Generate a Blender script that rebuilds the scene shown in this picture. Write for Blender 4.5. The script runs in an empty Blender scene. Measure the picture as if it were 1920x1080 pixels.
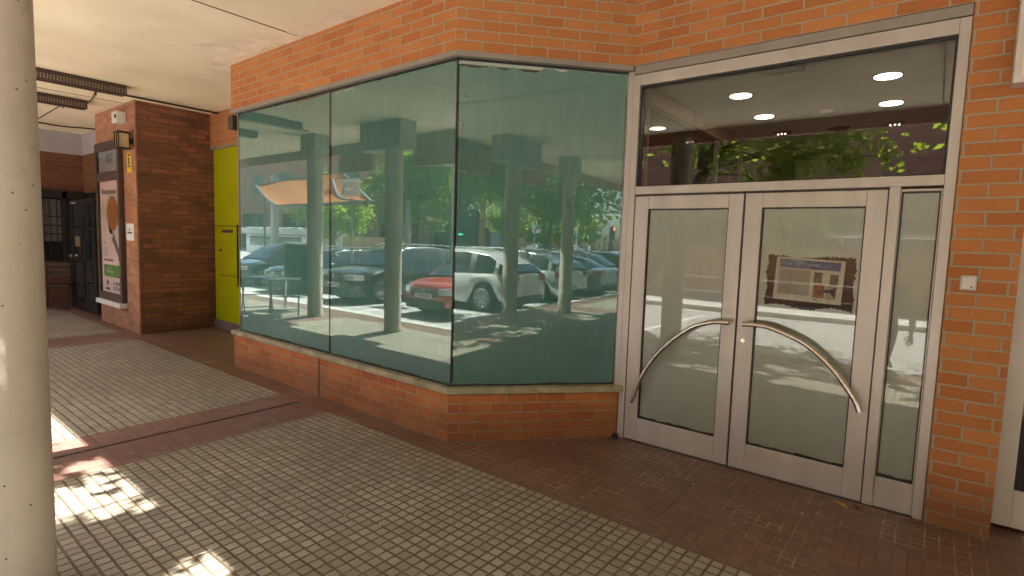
import bpy, bmesh, math, random
from mathutils import Vector, Matrix
from mathutils.geometry import tessellate_polygon
R = math.radians
scene = bpy.context.scene
COL = scene.collection
random.seed(7)

# ------------------------------------------------------------------ helpers
class MB:
    """collects geometry; build() links it as one mesh object"""
    def __init__(s):
        s.v = []; s.f = []; s.m = []; s.uv = None
    def vert(s, p):
        s.v.append(tuple(p)); return len(s.v) - 1
    def face(s, pts, mi=0):
        i0 = len(s.v); s.v += [tuple(p) for p in pts]
        s.f.append(tuple(range(i0, i0 + len(pts)))); s.m.append(mi)
    def box(s, x0, x1, y0, y1, z0, z1, mi=0, M=None):
        P = [(x0,y0,z0),(x1,y0,z0),(x1,y1,z0),(x0,y1,z0),(x0,y0,z1),(x1,y0,z1),(x1,y1,z1),(x0,y1,z1)]
        if M is not None: P = [tuple(M @ Vector(p)) for p in P]
        b = len(s.v); s.v += P
        for q in [(0,3,2,1),(4,5,6,7),(0,1,5,4),(1,2,6,5),(2,3,7,6),(3,0,4,7)]:
            s.f.append(tuple(b + i for i in q)); s.m.append(mi)
        return s
    def prism(s, poly, z0, z1, mi=0):
        """vertical prism over an xy polygon given counter-clockwise"""
        n = len(poly); b = len(s.v)
        s.v += [(p[0],p[1],z0) for p in poly] + [(p[0],p[1],z1) for p in poly]
        s.f.append(tuple(b + i for i in reversed(range(n)))); s.m.append(mi)
        s.f.append(tuple(b + n + i for i in range(n))); s.m.append(mi)
        for i in range(n):
            j = (i + 1) % n
            s.f.append((b+i, b+j, b+n+j, b+n+i)); s.m.append(mi)
        return s
    def tube(s, pts, r, n=8, mi=0, cap=True, radii=None):
        pts = [Vector(p) for p in pts]; rings = []
        up = None
        for i, p in enumerate(pts):
            d = (pts[min(i+1, len(pts)-1)] - pts[max(i-1, 0)]).normalized()
            if up is None:
                up = Vector((0,0,1)) if abs(d.z) < .9 else Vector((1,0,0))
            a = d.cross(up).normalized(); up = a.cross(d).normalized()
            rr = radii[i] if radii else r
            rings.append([s.vert(p + (a*math.cos(t) + up*math.sin(t))*rr) for t in [2*math.pi*k/n for k in range(n)]])
        for A, B in zip(rings, rings[1:]):
            for k in range(n):
                j = (k+1) % n
                s.f.append((A[k], B[k], B[j], A[j])); s.m.append(mi)
        if cap:
            s.f.append(tuple(rings[0])); s.m.append(mi)
            s.f.append(tuple(reversed(rings[-1]))); s.m.append(mi)
        return s
    def lathe(s, prof, c=(0,0,0), n=32, mi=0, axis='z'):
        rings = []
        for r, h in prof:
            ring = []
            for k in range(n):
                t = 2*math.pi*k/n
                if axis == 'z': p = (c[0]+r*math.cos(t), c[1]+r*math.sin(t), c[2]+h)
                elif axis == 'y': p = (c[0]+r*math.cos(t), c[1]+h, c[2]+r*math.sin(t))
                else: p = (c[0]+h, c[1]+r*math.cos(t), c[2]+r*math.sin(t))
                ring.append(s.vert(p))
            rings.append(ring)
        for A, B in zip(rings, rings[1:]):
            for k in range(n):
                j = (k+1) % n
                s.f.append((A[k], A[j], B[j], B[k])); s.m.append(mi)
        s.f.append(tuple(reversed(rings[0]))); s.m.append(mi)
        s.f.append(tuple(rings[-1])); s.m.append(mi)
        return s
    def build(s, name, mats, parent=None, local=False, smooth=False, bevel=0, wuv=True, angle=35):
        me = bpy.data.meshes.new(name)
        off = Vector((0,0,0))
        if parent is not None and not local:
            off = parent.location.copy()
            if parent.parent is not None: off += parent.parent.location
        me.from_pydata([tuple(Vector(p) - off) for p in s.v], [], s.f)
        if not isinstance(mats, (list, tuple)): mats = [mats]
        for m in mats: me.materials.append(m)
        me.polygons.foreach_set('material_index', s.m)
        if wuv:
            uvl = me.uv_layers.new(name='UVMap')
            data = [0.0]*(2*len(me.loops)); co = [v.co for v in me.vertices]
            for p in me.polygons:
                nn = p.normal
                for li in p.loop_indices:
                    q = co[me.loops[li].vertex_index] + off
                    if abs(nn.z) > .7: u, v = q.x, q.y
                    else:
                        h = Vector((-nn.y, nn.x, 0)).normalized(); u, v = q.dot(h), q.z
                    data[2*li] = u; data[2*li+1] = v
            uvl.data.foreach_set('uv', data)
        me.update()
        if smooth:
            me.shade_smooth()
            try: me.set_sharp_from_angle(angle=R(angle))
            except Exception: pass
        o = bpy.data.objects.new(name, me); COL.objects.link(o)
        if parent is not None: o.parent = parent
        if bevel:
            md = o.modifiers.new('bevel', 'BEVEL'); md.width = bevel; md.segments = 2; md.limit_method = 'ANGLE'
        return o

def tag(o, label=None, cat=None, group=None, kind=None):
    if label: o['label'] = label
    if cat: o['category'] = cat
    if group: o['group'] = group
    if kind: o['kind'] = kind
    return o
def thing(name, label, cat, loc=(0,0,0), rz=0, group=None):
    o = bpy.data.objects.new(name, None); COL.objects.link(o)
    o.location = loc; o.rotation_euler = (0,0,rz); o.empty_display_size = .2
    return tag(o, label, cat, group)
def struct(name, mb, mats, **k):
    return tag(mb.build(name, mats, **k), kind='structure')
def copy_tree(o, parent=None):
    c = o.copy(); COL.objects.link(c); c.parent = parent
    for ch in list(o.children): copy_tree(ch, c)
    return c
def text(name, s, size, loc, rot, mat, parent=None, align='LEFT', ext=0.0005, sx=1.0, shear=0):
    cu = bpy.data.curves.new(name, 'FONT'); cu.body = s; cu.size = size; cu.extrude = ext
    cu.align_x = align; cu.align_y = 'CENTER'; cu.materials.append(mat); cu.shear = shear
    tmp = bpy.data.objects.new(name+'_curve', cu); COL.objects.link(tmp)
    bpy.context.view_layer.update()
    me = bpy.data.meshes.new_from_object(tmp.evaluated_get(bpy.context.evaluated_depsgraph_get()))
    bpy.data.objects.remove(tmp); me.name = name
    o = bpy.data.objects.new(name, me); COL.objects.link(o)
    l = Vector(loc)
    if parent is not None:
        o.parent = parent; l = l - parent.location
        if parent.parent is not None: l = l - parent.parent.location
    o.location = l; o.rotation_euler = rot; o.scale = (sx, 1, 1)
    return o
WALLROT = (R(90), 0, 0)

# ------------------------------------------------------------------ materials
def newmat(name):
    m = bpy.data.materials.new(name); m.use_nodes = True
    nt = m.node_tree; b = nt.nodes['Principled BSDF']
    return m, nt, b
def nd(nt, t, **k):
    n = nt.nodes.new(t)
    for a, v in k.items(): setattr(n, a, v)
    return n
def lk(nt, a, b): nt.links.new(a, b)
def simple(name, c, rough=.6, metal=0, var=.12, nscale=6, bump=0, spec=.5, coat=0, trans=0, vcol=None, coords='Object', stretch=None):
    """principled with a little procedural colour variation"""
    m, nt, b = newmat(name)
    tc = nd(nt, 'ShaderNodeTexCoord')
    src = tc.outputs[coords]
    if stretch:
        mp = nd(nt, 'ShaderNodeMapping'); mp.inputs['Scale'].default_value = stretch
        lk(nt, src, mp.inputs[0]); src = mp.outputs[0]
    no = nd(nt, 'ShaderNodeTexNoise'); no.inputs['Scale'].default_value = nscale; no.inputs['Detail'].default_value = 6
    lk(nt, src, no.inputs[0])
    rp = nd(nt, 'ShaderNodeValToRGB')
    d = vcol or tuple(x*(1-var*1.6) for x in c)
    rp.color_ramp.elements[0].color = (*d, 1); rp.color_ramp.elements[0].position = .3
    rp.color_ramp.elements[1].color = (*[min(1, x*(1+var*.6)) for x in c], 1); rp.color_ramp.elements[1].position = .68
    lk(nt, no.outputs['Fac'], rp.inputs[0]); lk(nt, rp.outputs[0], b.inputs['Base Color'])
    b.inputs['Roughness'].default_value = rough; b.inputs['Metallic'].default_value = metal
    b.inputs['Specular IOR Level'].default_value = spec; b.inputs['Coat Weight'].default_value = coat
    b.inputs['Coat Roughness'].default_value = .03
    if bump:
        n2 = nd(nt, 'ShaderNodeTexNoise'); n2.inputs['Scale'].default_value = nscale*8; n2.inputs['Detail'].default_value = 4
        lk(nt, src, n2.inputs[0])
        bp = nd(nt, 'ShaderNodeBump'); bp.inputs['Strength'].default_value = .6; bp.inputs['Distance'].default_value = bump
        lk(nt, n2.outputs['Fac'], bp.inputs['Height']); lk(nt, bp.outputs[0], b.inputs['Normal'])
    return m
def mixc(nt, fac, a, b, blend='MIX'):
    n = nd(nt, 'ShaderNodeMix', data_type='RGBA', blend_type=blend)
    for i, x in ((0, fac), (6, a), (7, b)):
        if isinstance(x, (int, float)): n.inputs[i].default_value = x
        elif isinstance(x, tuple): n.inputs[i].default_value = (*x, 1) if len(x) == 3 else x
        else: lk(nt, x, n.inputs[i])
    return n.outputs[2]
def mathn(nt, op, a, b=None, clamp=False):
    n = nd(nt, 'ShaderNodeMath', operation=op); n.use_clamp = clamp
    for i, x in ((0, a), (1, b)):
        if x is None: continue
        if isinstance(x, (int, float)): n.inputs[i].default_value = x
        else: lk(nt, x, n.inputs[i])
    return n.outputs[0]
def noise(nt, src, scale, detail=5, rough=.55, out='Fac'):
    n = nd(nt, 'ShaderNodeTexNoise'); n.inputs['Scale'].default_value = scale
    n.inputs['Detail'].default_value = detail; n.inputs['Roughness'].default_value = rough
    lk(nt, src, n.inputs[0]); return n.outputs[out]
def ramp(nt, fac, p0, p1, c0=(0,0,0), c1=(1,1,1)):
    r = nd(nt, 'ShaderNodeValToRGB'); e = r.color_ramp.elements
    e[0].position = p0; e[1].position = p1; e[0].color = (*c0, 1); e[1].color = (*c1, 1)
    lk(nt, fac, r.inputs[0]); return r.outputs[0]

def brickmat(name, c1, c2, mortar, w=.25, h=.0769, ms=.0055, shift=(0,0), dist=.006, jig=.004, dirt=.25, lowdirt=0, rough=.8, bumpd=.011, mortar2=None):
    m, nt, b = newmat(name)
    tc = nd(nt, 'ShaderNodeTexCoord'); uv = tc.outputs['UV']
    mp = nd(nt, 'ShaderNodeMapping'); mp.inputs['Location'].default_value = (shift[0], shift[1], 0); lk(nt, uv, mp.inputs[0])
    nz = noise(nt, uv, 9, 3, out='Color')
    sub = nd(nt, 'ShaderNodeVectorMath', operation='SUBTRACT'); lk(nt, nz, sub.inputs[0]); sub.inputs[1].default_value = (.5,.5,.5)
    sc = nd(nt, 'ShaderNodeVectorMath', operation='SCALE'); lk(nt, sub.outputs[0], sc.inputs[0]); sc.inputs['Scale'].default_value = jig*2
    ad = nd(nt, 'ShaderNodeVectorMath', operation='ADD'); lk(nt, mp.outputs[0], ad.inputs[0]); lk(nt, sc.outputs[0], ad.inputs[1])
    br = nd(nt, 'ShaderNodeTexBrick'); br.offset = .5; br.squash = 1
    lk(nt, ad.outputs[0], br.inputs['Vector'])
    br.inputs['Scale'].default_value = 1; br.inputs['Mortar Size'].default_value = ms; br.inputs['Mortar Smooth'].default_value = .25
    br.inputs['Bias'].default_value = 0; br.inputs['Brick Width'].default_value = w; br.inputs['Row Height'].default_value = h
    br.inputs['Color1'].default_value = (0,0,0,1); br.inputs['Color2'].default_value = (1,1,1,1); br.inputs['Mortar'].default_value = (.5,.5,.5,1)
    base = mixc(nt, br.outputs['Color'], c1, c2)
    n1 = noise(nt, uv, 3.1, 6); n2 = noise(nt, uv, 60, 4)
    base = mixc(nt, mathn(nt, 'MULTIPLY', ramp(nt, n1, .45, .75), dirt), base, tuple(x*.45 for x in c1))
    base = mixc(nt, .35, base, ramp(nt, n2, .3, .7, (.55,.55,.55), (1,1,1)), 'MULTIPLY')
    n3 = noise(nt, uv, 5, 5)
    mcol = mixc(nt, ramp(nt, n3, .35, .7), mortar, mortar2 or tuple(x*.65 for x in mortar))
    # pale lime specks
    sp = noise(nt, uv, 38, 2); spk = ramp(nt, sp, .745, .775)
    base = mixc(nt, mathn(nt, 'MULTIPLY', spk, .6), base, (.75,.7,.6))
    col = mixc(nt, br.outputs['Fac'], base, mcol)
    if lowdirt:
        sx = nd(nt, 'ShaderNodeSeparateXYZ'); lk(nt, uv, sx.inputs[0])
        g = mathn(nt, 'ADD', sx.outputs['Y'], mathn(nt, 'MULTIPLY', n1, -.25))
        gr = ramp(nt, g, 0.0, .22, (lowdirt,)*3, (0,0,0))
        col = mixc(nt, gr, col, (.10,.045,.02))
    lk(nt, col, b.inputs['Base Color']); b.inputs['Roughness'].default_value = rough
    hgt = mathn(nt, 'ADD', mathn(nt, 'SUBTRACT', 1.0, br.outputs['Fac']), mathn(nt, 'MULTIPLY', n2, .18))
    bp = nd(nt, 'ShaderNodeBump'); bp.inputs['Strength'].default_value = .8; bp.inputs['Distance'].default_value = bumpd
    lk(nt, hgt, bp.inputs['Height']); lk(nt, bp.outputs[0], b.inputs['Normal'])
    return m

def tilemat(name, c1, c2, groove, groove2, ms=.0048, gfade=None, stain=(.12,.08,.04), pitch=.0655, shift=(0,0), rough=.55, filldirt=None):
    """terrazzo paving cast in small squares; four by four squares make one slab"""
    m, nt, b = newmat(name)
    tc = nd(nt, 'ShaderNodeTexCoord'); uv = tc.outputs['UV']
    mp = nd(nt, 'ShaderNodeMapping'); mp.inputs['Location'].default_value = (shift[0], shift[1], 0); lk(nt, uv, mp.inputs[0])
    nz = noise(nt, uv, 22, 2, out='Color')
    sub = nd(nt, 'ShaderNodeVectorMath', operation='SUBTRACT'); lk(nt, nz, sub.inputs[0]); sub.inputs[1].default_value = (.5,.5,.5)
    sc = nd(nt, 'ShaderNodeVectorMath', operation='SCALE'); lk(nt, sub.outputs[0], sc.inputs[0]); sc.inputs['Scale'].default_value = .007
    ad = nd(nt, 'ShaderNodeVectorMath', operation='ADD'); lk(nt, mp.outputs[0], ad.inputs[0]); lk(nt, sc.outputs[0], ad.inputs[1])
    def grid(p, s, smooth):
        br = nd(nt, 'ShaderNodeTexBrick'); br.offset = 0; br.squash = 1
        lk(nt, ad.outputs[0], br.inputs['Vector'])
        br.inputs['Scale'].default_value = 1; br.inputs['Mortar Size'].default_value = s; br.inputs['Mortar Smooth'].default_value = smooth
        br.inputs['Brick Width'].default_value = p; br.inputs['Row Height'].default_value = p; br.inputs['Bias'].default_value = 0
        br.inputs['Color1'].default_value = (0,0,0,1); br.inputs['Color2'].default_value = (1,1,1,1)
        return br
    g1 = grid(pitch, ms, .5); g2 = grid(pitch*6, .003, .2)
    n1 = noise(nt, uv, 1.3, 6); n2 = noise(nt, uv, 130, 3); n3 = noise(nt, uv, 7, 5)
    base = mixc(nt, g1.outputs['Color'], c1, c2)
    base = mixc(nt, mathn(nt, 'MULTIPLY', g2.outputs['Color'], .45), base, tuple(x*.82 for x in c1))
    base = mixc(nt, .35, base, ramp(nt, n2, .3, .72, (.6,.6,.6), (1.0,1.0,1.0)), 'MULTIPLY')
    base = mixc(nt, mathn(nt, 'MULTIPLY', ramp(nt, n1, .48, .72), .45), base, tuple(x*.6 for x in c1))
    base = mixc(nt, mathn(nt, 'MULTIPLY', ramp(nt, n3, .6, .85), .5), base, stain)
    gc = mixc(nt, ramp(nt, n3, .35, .65), groove, groove2)
    fac = g1.outputs['Fac']
    if gfade:   # grooves filled with dirt in places
        fac = mathn(nt, 'MULTIPLY', fac, ramp(nt, noise(nt, uv, gfade, 4), .42, .60))
    col = mixc(nt, fac, base, gc)
    col = mixc(nt, mathn(nt, 'MULTIPLY', g2.outputs['Fac'], .7), col, tuple(x*.45 for x in groove2))
    lk(nt, col, b.inputs['Base Color']); b.inputs['Roughness'].default_value = rough
    b.inputs['Specular IOR Level'].default_value = .35
    hh = mathn(nt, 'ADD', mathn(nt, 'SUBTRACT', 1.0, g1.outputs['Fac']), mathn(nt, 'MULTIPLY', n2, .25))
    bp = nd(nt, 'ShaderNodeBump'); bp.inputs['Strength'].default_value = .7; bp.inputs['Distance'].default_value = .005
    lk(nt, hh, bp.inputs['Height']); lk(nt, bp.outputs[0], b.inputs['Normal'])
    return m

def glassmat(name, ior=1.8, tint=(.9,.95,.93), refl=(.97,1,.98)):
    """thin pane: sees through, mirrors by fresnel"""
    m, nt, b = newmat(name); nt.nodes.remove(b)
    out = nt.nodes['Material Output']
    fr = nd(nt, 'ShaderNodeFresnel'); fr.inputs[0].default_value = ior
    tr = nd(nt, 'ShaderNodeBsdfTransparent'); tr.inputs[0].default_value = (*tint, 1)
    gl = nd(nt, 'ShaderNodeBsdfGlossy'); gl.inputs['Roughness'].default_value = 0.0; gl.inputs[0].default_value = (*refl,1)
    tc = nd(nt, 'ShaderNodeTexCoord')
    n = noise(nt, tc.outputs['Object'], 1.1, 2)
    bp = nd(nt, 'ShaderNodeBump'); bp.inputs['Strength'].default_value = .12; bp.inputs['Distance'].default_value = .004
    lk(nt, n, bp.inputs['Height']); lk(nt, bp.outputs[0], gl.inputs['Normal'])
    mx = nd(nt, 'ShaderNodeMixShader'); lk(nt, fr.outputs[0], mx.inputs[0]); lk(nt, tr.outputs[0], mx.inputs[1]); lk(nt, gl.outputs[0], mx.inputs[2])
    lk(nt, mx.outputs[0], out.inputs[0]); return m

def filmmat(name, c, c2, rough=.9):
    m, nt, b = newmat(name)
    tc = nd(nt, 'ShaderNodeTexCoord'); o = tc.outputs['UV']
    mp = nd(nt, 'ShaderNodeMapping'); mp.inputs['Scale'].default_value = (9, 1.2, 1); lk(nt, o, mp.inputs[0])
    s = noise(nt, mp.outputs[0], 2.2, 6); l = noise(nt, o, 1.1, 3)
    mp2 = nd(nt, 'ShaderNodeMapping'); mp2.inputs['Scale'].default_value = (2, 14, 1); lk(nt, o, mp2.inputs[0])
    s2 = noise(nt, mp2.outputs[0], 3, 4)
    f = mathn(nt, 'ADD', mathn(nt, 'MULTIPLY', s, .4), mathn(nt, 'ADD', mathn(nt, 'MULTIPLY', l, .4), mathn(nt, 'MULTIPLY', s2, .2)))
    lk(nt, mixc(nt, ramp(nt, f, .36, .62), c, c2), b.inputs['Base Color'])
    b.inputs['Roughness'].default_value = rough; b.inputs['Specular IOR Level'].default_value = .2
    return m

def emis(name, c, s, base=None):
    m, nt, b = newmat(name)
    b.inputs['Base Color'].default_value = (*(base or c), 1)
    b.inputs['Emission Color'].default_value = (*c, 1); b.inputs['Emission Strength'].default_value = s
    return m

def leafmat(name, c1, c2, trans=.55):
    m, nt, b = newmat(name)
    tc = nd(nt, 'ShaderNodeTexCoord'); gi = nd(nt, 'ShaderNodeNewGeometry')
    n = noise(nt, tc.outputs['Object'], 1.6, 4)
    col = mixc(nt, mathn(nt, 'ADD', mathn(nt, 'MULTIPLY', n, .6), mathn(nt, 'MULTIPLY', gi.outputs['Random Per Island'], .45), True), c1, c2)
    lk(nt, col, b.inputs['Base Color']); b.inputs['Roughness'].default_value = .45
    tl = nd(nt, 'ShaderNodeBsdfTranslucent'); lk(nt, mixc(nt, .6, col, (.50,.60,.06)), tl.inputs[0])
    mx = nd(nt, 'ShaderNodeMixShader'); mx.inputs[0].default_value = trans
    lk(nt, b.outputs[0], mx.inputs[1]); lk(nt, tl.outputs[0], mx.inputs[2]); lk(nt, mx.outputs[0], nt.nodes['Material Output'].inputs[0])
    return m

M = {}
M['brick'] = brickmat('orange_brick', (.43,.142,.036), (.53,.205,.058), (.37,.30,.21), shift=(0.06,0), lowdirt=.6, mortar2=(.34,.26,.165), ms=.0068)
M['brick_low'] = brickmat('plinth_brick', (.42,.110,.028), (.52,.175,.045), (.36,.29,.19), shift=(0.17,0), lowdirt=.45, dirt=.4, mortar2=(.28,.22,.13))
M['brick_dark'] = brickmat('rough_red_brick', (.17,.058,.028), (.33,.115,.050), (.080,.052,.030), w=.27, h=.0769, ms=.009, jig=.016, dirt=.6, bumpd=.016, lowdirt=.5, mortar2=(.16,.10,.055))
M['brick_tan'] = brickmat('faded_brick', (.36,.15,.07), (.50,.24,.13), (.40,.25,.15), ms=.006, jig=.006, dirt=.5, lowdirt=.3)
M['brick_street'] = brickmat('street_brick', (.36,.155,.09), (.43,.20,.12), (.40,.30,.22), dirt=.2)
M['tile_cream'] = tilemat('cream_terrazzo_paving', (.28,.240,.185), (.41,.36,.285), (.080,.060,.036), (.150,.115,.075), ms=.0078, stain=(.10,.066,.035))
M['tile_red'] = tilemat('red_terrazzo_paving', (.165,.086,.058), (.225,.120,.083), (.40,.30,.20), (.14,.09,.06), ms=.0058, gfade=1.7, stain=(.055,.032,.019), rough=.42)
M['tile_band'] = tilemat('red_band_paving', (.19,.100,.080), (.24,.135,.108), (.30,.21,.16), (.08,.045,.03), ms=.0042, gfade=3.0, stain=(.10,.05,.033), rough=.5)
M['kerb'] = simple('granite_kerb', (.5,.49,.46), .8, var=.15, nscale=30, bump=.002)
M['asphalt'] = simple('asphalt', (.38,.37,.35), .85, var=.2, nscale=4, bump=.004)
M['concrete_pave'] = simple('plaza_concrete', (.58,.56,.52), .85, var=.12, nscale=2, bump=.002)
M['ceil'] = simple('cream_ceiling_paint', (.84,.74,.56), .85, var=.09, nscale=1.1, bump=.0015, vcol=(.72,.62,.44))
M['plaster'] = simple('pale_plaster', (.40,.38,.39), .9, var=.06, nscale=2)
M['trim'] = simple('weathered_trim', (.27,.235,.195), .7, var=.10, nscale=4, bump=.002)
M['sill'] = simple('stone_sill', (.34,.29,.19), .75, var=.3, nscale=9, bump=.003, vcol=(.22,.19,.12))
M['alu'] = simple('satin_aluminium', (.50,.45,.41), .40, .3, var=.08, nscale=2, stretch=(3,3,.8), vcol=(.43,.38,.34))
M['alu_dark'] = simple('aluminium_groove', (.045,.038,.032), .6, var=.1)
M['seal'] = simple('black_rubber_seal', (.018,.017,.015), .5, var=.2)
M['steel'] = simple('brushed_steel', (.62,.55,.47), .24, 1.0, var=.1, nscale=40, stretch=(1,1,1))
M['dark'] = simple('dark_interior', (.022,.018,.014), .9, var=.2)
M['dark_brown'] = simple('dark_brown_metal', (.055,.030,.020), .55, var=.2, nscale=8)
M['iron'] = simple('black_iron', (.02,.018,.018), .5, .3, var=.2)
M['glass'] = glassmat('window_glass', 2.12, (.86,.96,.94), (.86,1,.96))
M['glass_door'] = glassmat('door_glass', 1.75, (.93,.95,.93))
M['glass_transom'] = glassmat('transom_pane_glass', 2.05, (.92,.93,.91))
M['glass_clear'] = glassmat('clear_glass', 1.6, (.93,.94,.93))
M['film_teal'] = filmmat('teal_backing_film', (.31,.62,.56), (.41,.75,.69))
M['film_white'] = filmmat('whitewash_film', (.76,.74,.64), (.86,.84,.74))
M['film_edge'] = filmmat('dirty_film_edge', (.05,.06,.045), (.09,.10,.08))
M['dim_interior'] = simple('dim_brown_interior', (.085,.042,.016), .8, var=.3, nscale=6)  # darkness of the room put into a sheet colour
M['column'] = simple('cream_painted_concrete', (.44,.355,.265), .8, var=.07, nscale=2.2, bump=.003, vcol=(.36,.285,.205))
def columnmat():
    m, nt, b = newmat('painted_concrete_column')
    tc = nd(nt, 'ShaderNodeTexCoord'); o = tc.outputs['Object']
    base = mixc(nt, ramp(nt, noise(nt, o, 2.0, 6), .35, .68), (.43,.365,.30), (.54,.465,.39))
    base = mixc(nt, mathn(nt, 'MULTIPLY', ramp(nt, noise(nt, o, 6, 5), .60, .72), .5), base, (.27,.20,.13))
    vo = nd(nt, 'ShaderNodeTexVoronoi'); vo.inputs['Scale'].default_value = 26; vo.inputs['Randomness'].default_value = 1; lk(nt, o, vo.inputs['Vector'])
    pore = mathn(nt, 'MULTIPLY', ramp(nt, vo.outputs['Distance'], .05, .13, (1,1,1), (0,0,0)), ramp(nt, noise(nt, o, 5, 3), .50, .56))
    base = mixc(nt, pore, base, (.10,.075,.05))
    lk(nt, base, b.inputs['Base Color']); b.inputs['Roughness'].default_value = .8
    bp = nd(nt, 'ShaderNodeBump'); bp.inputs['Strength'].default_value = .7; bp.inputs['Distance'].default_value = .004
    lk(nt, mathn(nt, 'SUBTRACT', noise(nt, o, 30, 4), mathn(nt, 'MULTIPLY', pore, 2.0)), bp.inputs['Height']); lk(nt, bp.outputs[0], b.inputs['Normal'])
    return m
M['column'] = columnmat()
M['yellow'] = simple('lime_yellow_panel', (.41,.46,.003), .25, var=.05, nscale=2, coat=.4)
M['grey_paint'] = simple('grey_skirting', (.17,.13,.12), .7, var=.2)
M['white'] = simple('white_plastic', (.62,.60,.55), .45, var=.05)
M['white_alu'] = simple('white_lacquered_frame', (.62,.58,.53), .35, var=.06)
M['paper'] = simple('printed_paper', (.80,.72,.57), .6, var=.03, nscale=2)
M['poster_pink'] = simple('menu_poster_paper', (.88,.66,.60), .4, var=.05, nscale=2)
M['ink'] = simple('dark_ink', (.03,.028,.03), .6, var=.1)
M['ink_white'] = simple('white_ink', (.75,.76,.78), .6, var=.02)
M['blue'] = simple('blue_print', (.045,.09,.26), .5, var=.06)
M['green_print'] = simple('green_print', (.10,.27,.03), .5, var=.05)
M['orange_print'] = simple('orange_print', (.50,.17,.03), .5, var=.45, nscale=30)
M['brown_print'] = simple('brown_print', (.20,.14,.09), .5, var=.4, nscale=30)
M['map_print'] = simple('pale_map_print', (.46,.43,.33), .6, var=.08, nscale=14)
M['map_line'] = simple('map_line', (.27,.25,.20), .6, var=.05)
M['yellow_sign'] = simple('yellow_sign_print', (.75,.50,.01), .4, var=.03)
M['beige_board'] = simple('warm_board', (.42,.33,.20), .7, var=.2)
M['lamp_glass'] = simple('amber_lantern_glass', (.52,.38,.20), .3, var=.15)
M['lit'] = emis('lit_downlight', (1.0,.93,.80), 4.0)
M['lit_glint'] = emis('glint_glow', (1.0,.95,.85), 1.5)  # emission imitating reflected glints, no lamp of its own
M['red_light'] = emis('red_signal', (1.0,.10,.04), 4.0)
M['int_ceil'] = simple('office_ceiling', (.75,.68,.56), .8, var=.04)
M['int_wall'] = simple('office_wall', (.30,.22,.16), .85, var=.15)
M['brick_bar'] = brickmat('dark_bar_brick', (.15,.055,.026), (.21,.08,.038), (.20,.13,.08))  # bar brick is a darker brown-red than the shop brick
M['capital'] = simple('brown_plaster_capital', (.36,.31,.25), .85, var=.12, nscale=3)
M['bark'] = simple('grey_bark', (.10,.085,.065), .9, var=.3, nscale=12, bump=.02)
M['leaf'] = leafmat('plane_tree_leaves', (.06,.15,.02), (.20,.30,.025))
M['leaf_dark'] = leafmat('dense_leaves', (.03,.085,.025), (.10,.17,.035), .32)
M['leaf_far'] = leafmat('hedge_leaves', (.10,.17,.04), (.20,.26,.07))
M['tyre'] = simple('tyre_rubber', (.018,.018,.018), .8, var=.1)
M['rim'] = simple('alloy_rim', (.55,.55,.56), .3, .8, var=.05)
M['carglass'] = simple('tinted_car_glass', (.02,.025,.028), .05, var=.05, spec=.9)
M['plastic'] = simple('black_car_plastic', (.03,.03,.032), .5, var=.1)
M['redlens'] = simple('red_lamp_lens', (.40,.02,.015), .15, var=.1, coat=.6)
M['clearlens'] = simple('clear_lamp_lens', (.75,.76,.78), .12, .4, var=.1, coat=.6)
M['plate'] = simple('number_plate', (.7,.7,.68), .4, var=.03)
M['orange_cloth'] = simple('orange_canvas', (.70,.27,.09), .8, var=.06, nscale=2)
_n = M['orange_cloth'].node_tree; _t = _n.nodes.new('ShaderNodeBsdfTranslucent'); _t.inputs[0].default_value = (.58,.22,.08,1)
_m = _n.nodes.new('ShaderNodeMixShader'); _m.inputs[0].default_value = .5
_n.links.new(_n.nodes['Principled BSDF'].outputs[0], _m.inputs[1]); _n.links.new(_t.outputs[0], _m.inputs[2]); _n.links.new(_m.outputs[0], _n.nodes['Material Output'].inputs[0])
M['grey_metal'] = simple('galvanised_metal', (.40,.41,.41), .45, .5, var=.08)
M['street_glass'] = simple('dark_shop_glass', (.04,.065,.06), .08, var=.2, spec=.8)
M['tan_wall'] = simple('tan_render_wall', (.50,.30,.16), .85, var=.06, nscale=.6)
M['pale_wall'] = simple('pale_render_wall', (.55,.54,.52), .85, var=.04, nscale=.5)
M['awning_frame'] = simple('awning_frame', (.16,.16,.15), .5, var=.1)
M['skin'] = simple('skin', (.48,.28,.19), .5, var=.05)
M['shirt'] = simple('pale_yellow_shirt', (.55,.55,.36), .8, var=.08)
M['white_shirt'] = simple('white_shirt', (.72,.72,.70), .8, var=.05)
M['trousers'] = simple('grey_trousers', (.20,.19,.18), .8, var=.08)
M['hair'] = simple('dark_hair', (.03,.022,.018), .6, var=.2)
M['deadleaf'] = simple('dry_leaf', (.42,.23,.045), .7, var=.3, nscale=40)
M['deadleaf2'] = simple('brown_dry_leaf', (.16,.06,.03), .7, var=.3, nscale=40)
M['litter'] = simple('white_litter', (.7,.66,.6), .7, var=.1)

# ------------------------------------------------------------------ camera
yaw, pitch, roll = R(38.14), R(4.98), R(-1.83)
FPX = 1010.77; CH = 1.6
fw = Vector((-math.sin(yaw)*math.cos(pitch), math.cos(yaw)*math.cos(pitch), -math.sin(pitch)))
rt = Vector((math.cos(yaw), math.sin(yaw), 0)); dn = fw.cross(rt)
c_, s_ = math.cos(roll), math.sin(roll)
cx = c_*rt + s_*dn; cy = -s_*rt + c_*dn
cam = bpy.data.cameras.new('camera'); co = bpy.data.objects.new('camera', cam); COL.objects.link(co)
co.matrix_world = Matrix(((cx.x, -cy.x, -fw.x, 0), (cx.y, -cy.y, -fw.y, 0), (cx.z, -cy.z, -fw.z, CH), (0,0,0,1)))
cam.sensor_width = 36; cam.lens = FPX/1920*36; cam.clip_end = 2000; cam.clip_start = .05
scene.camera = co

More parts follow.
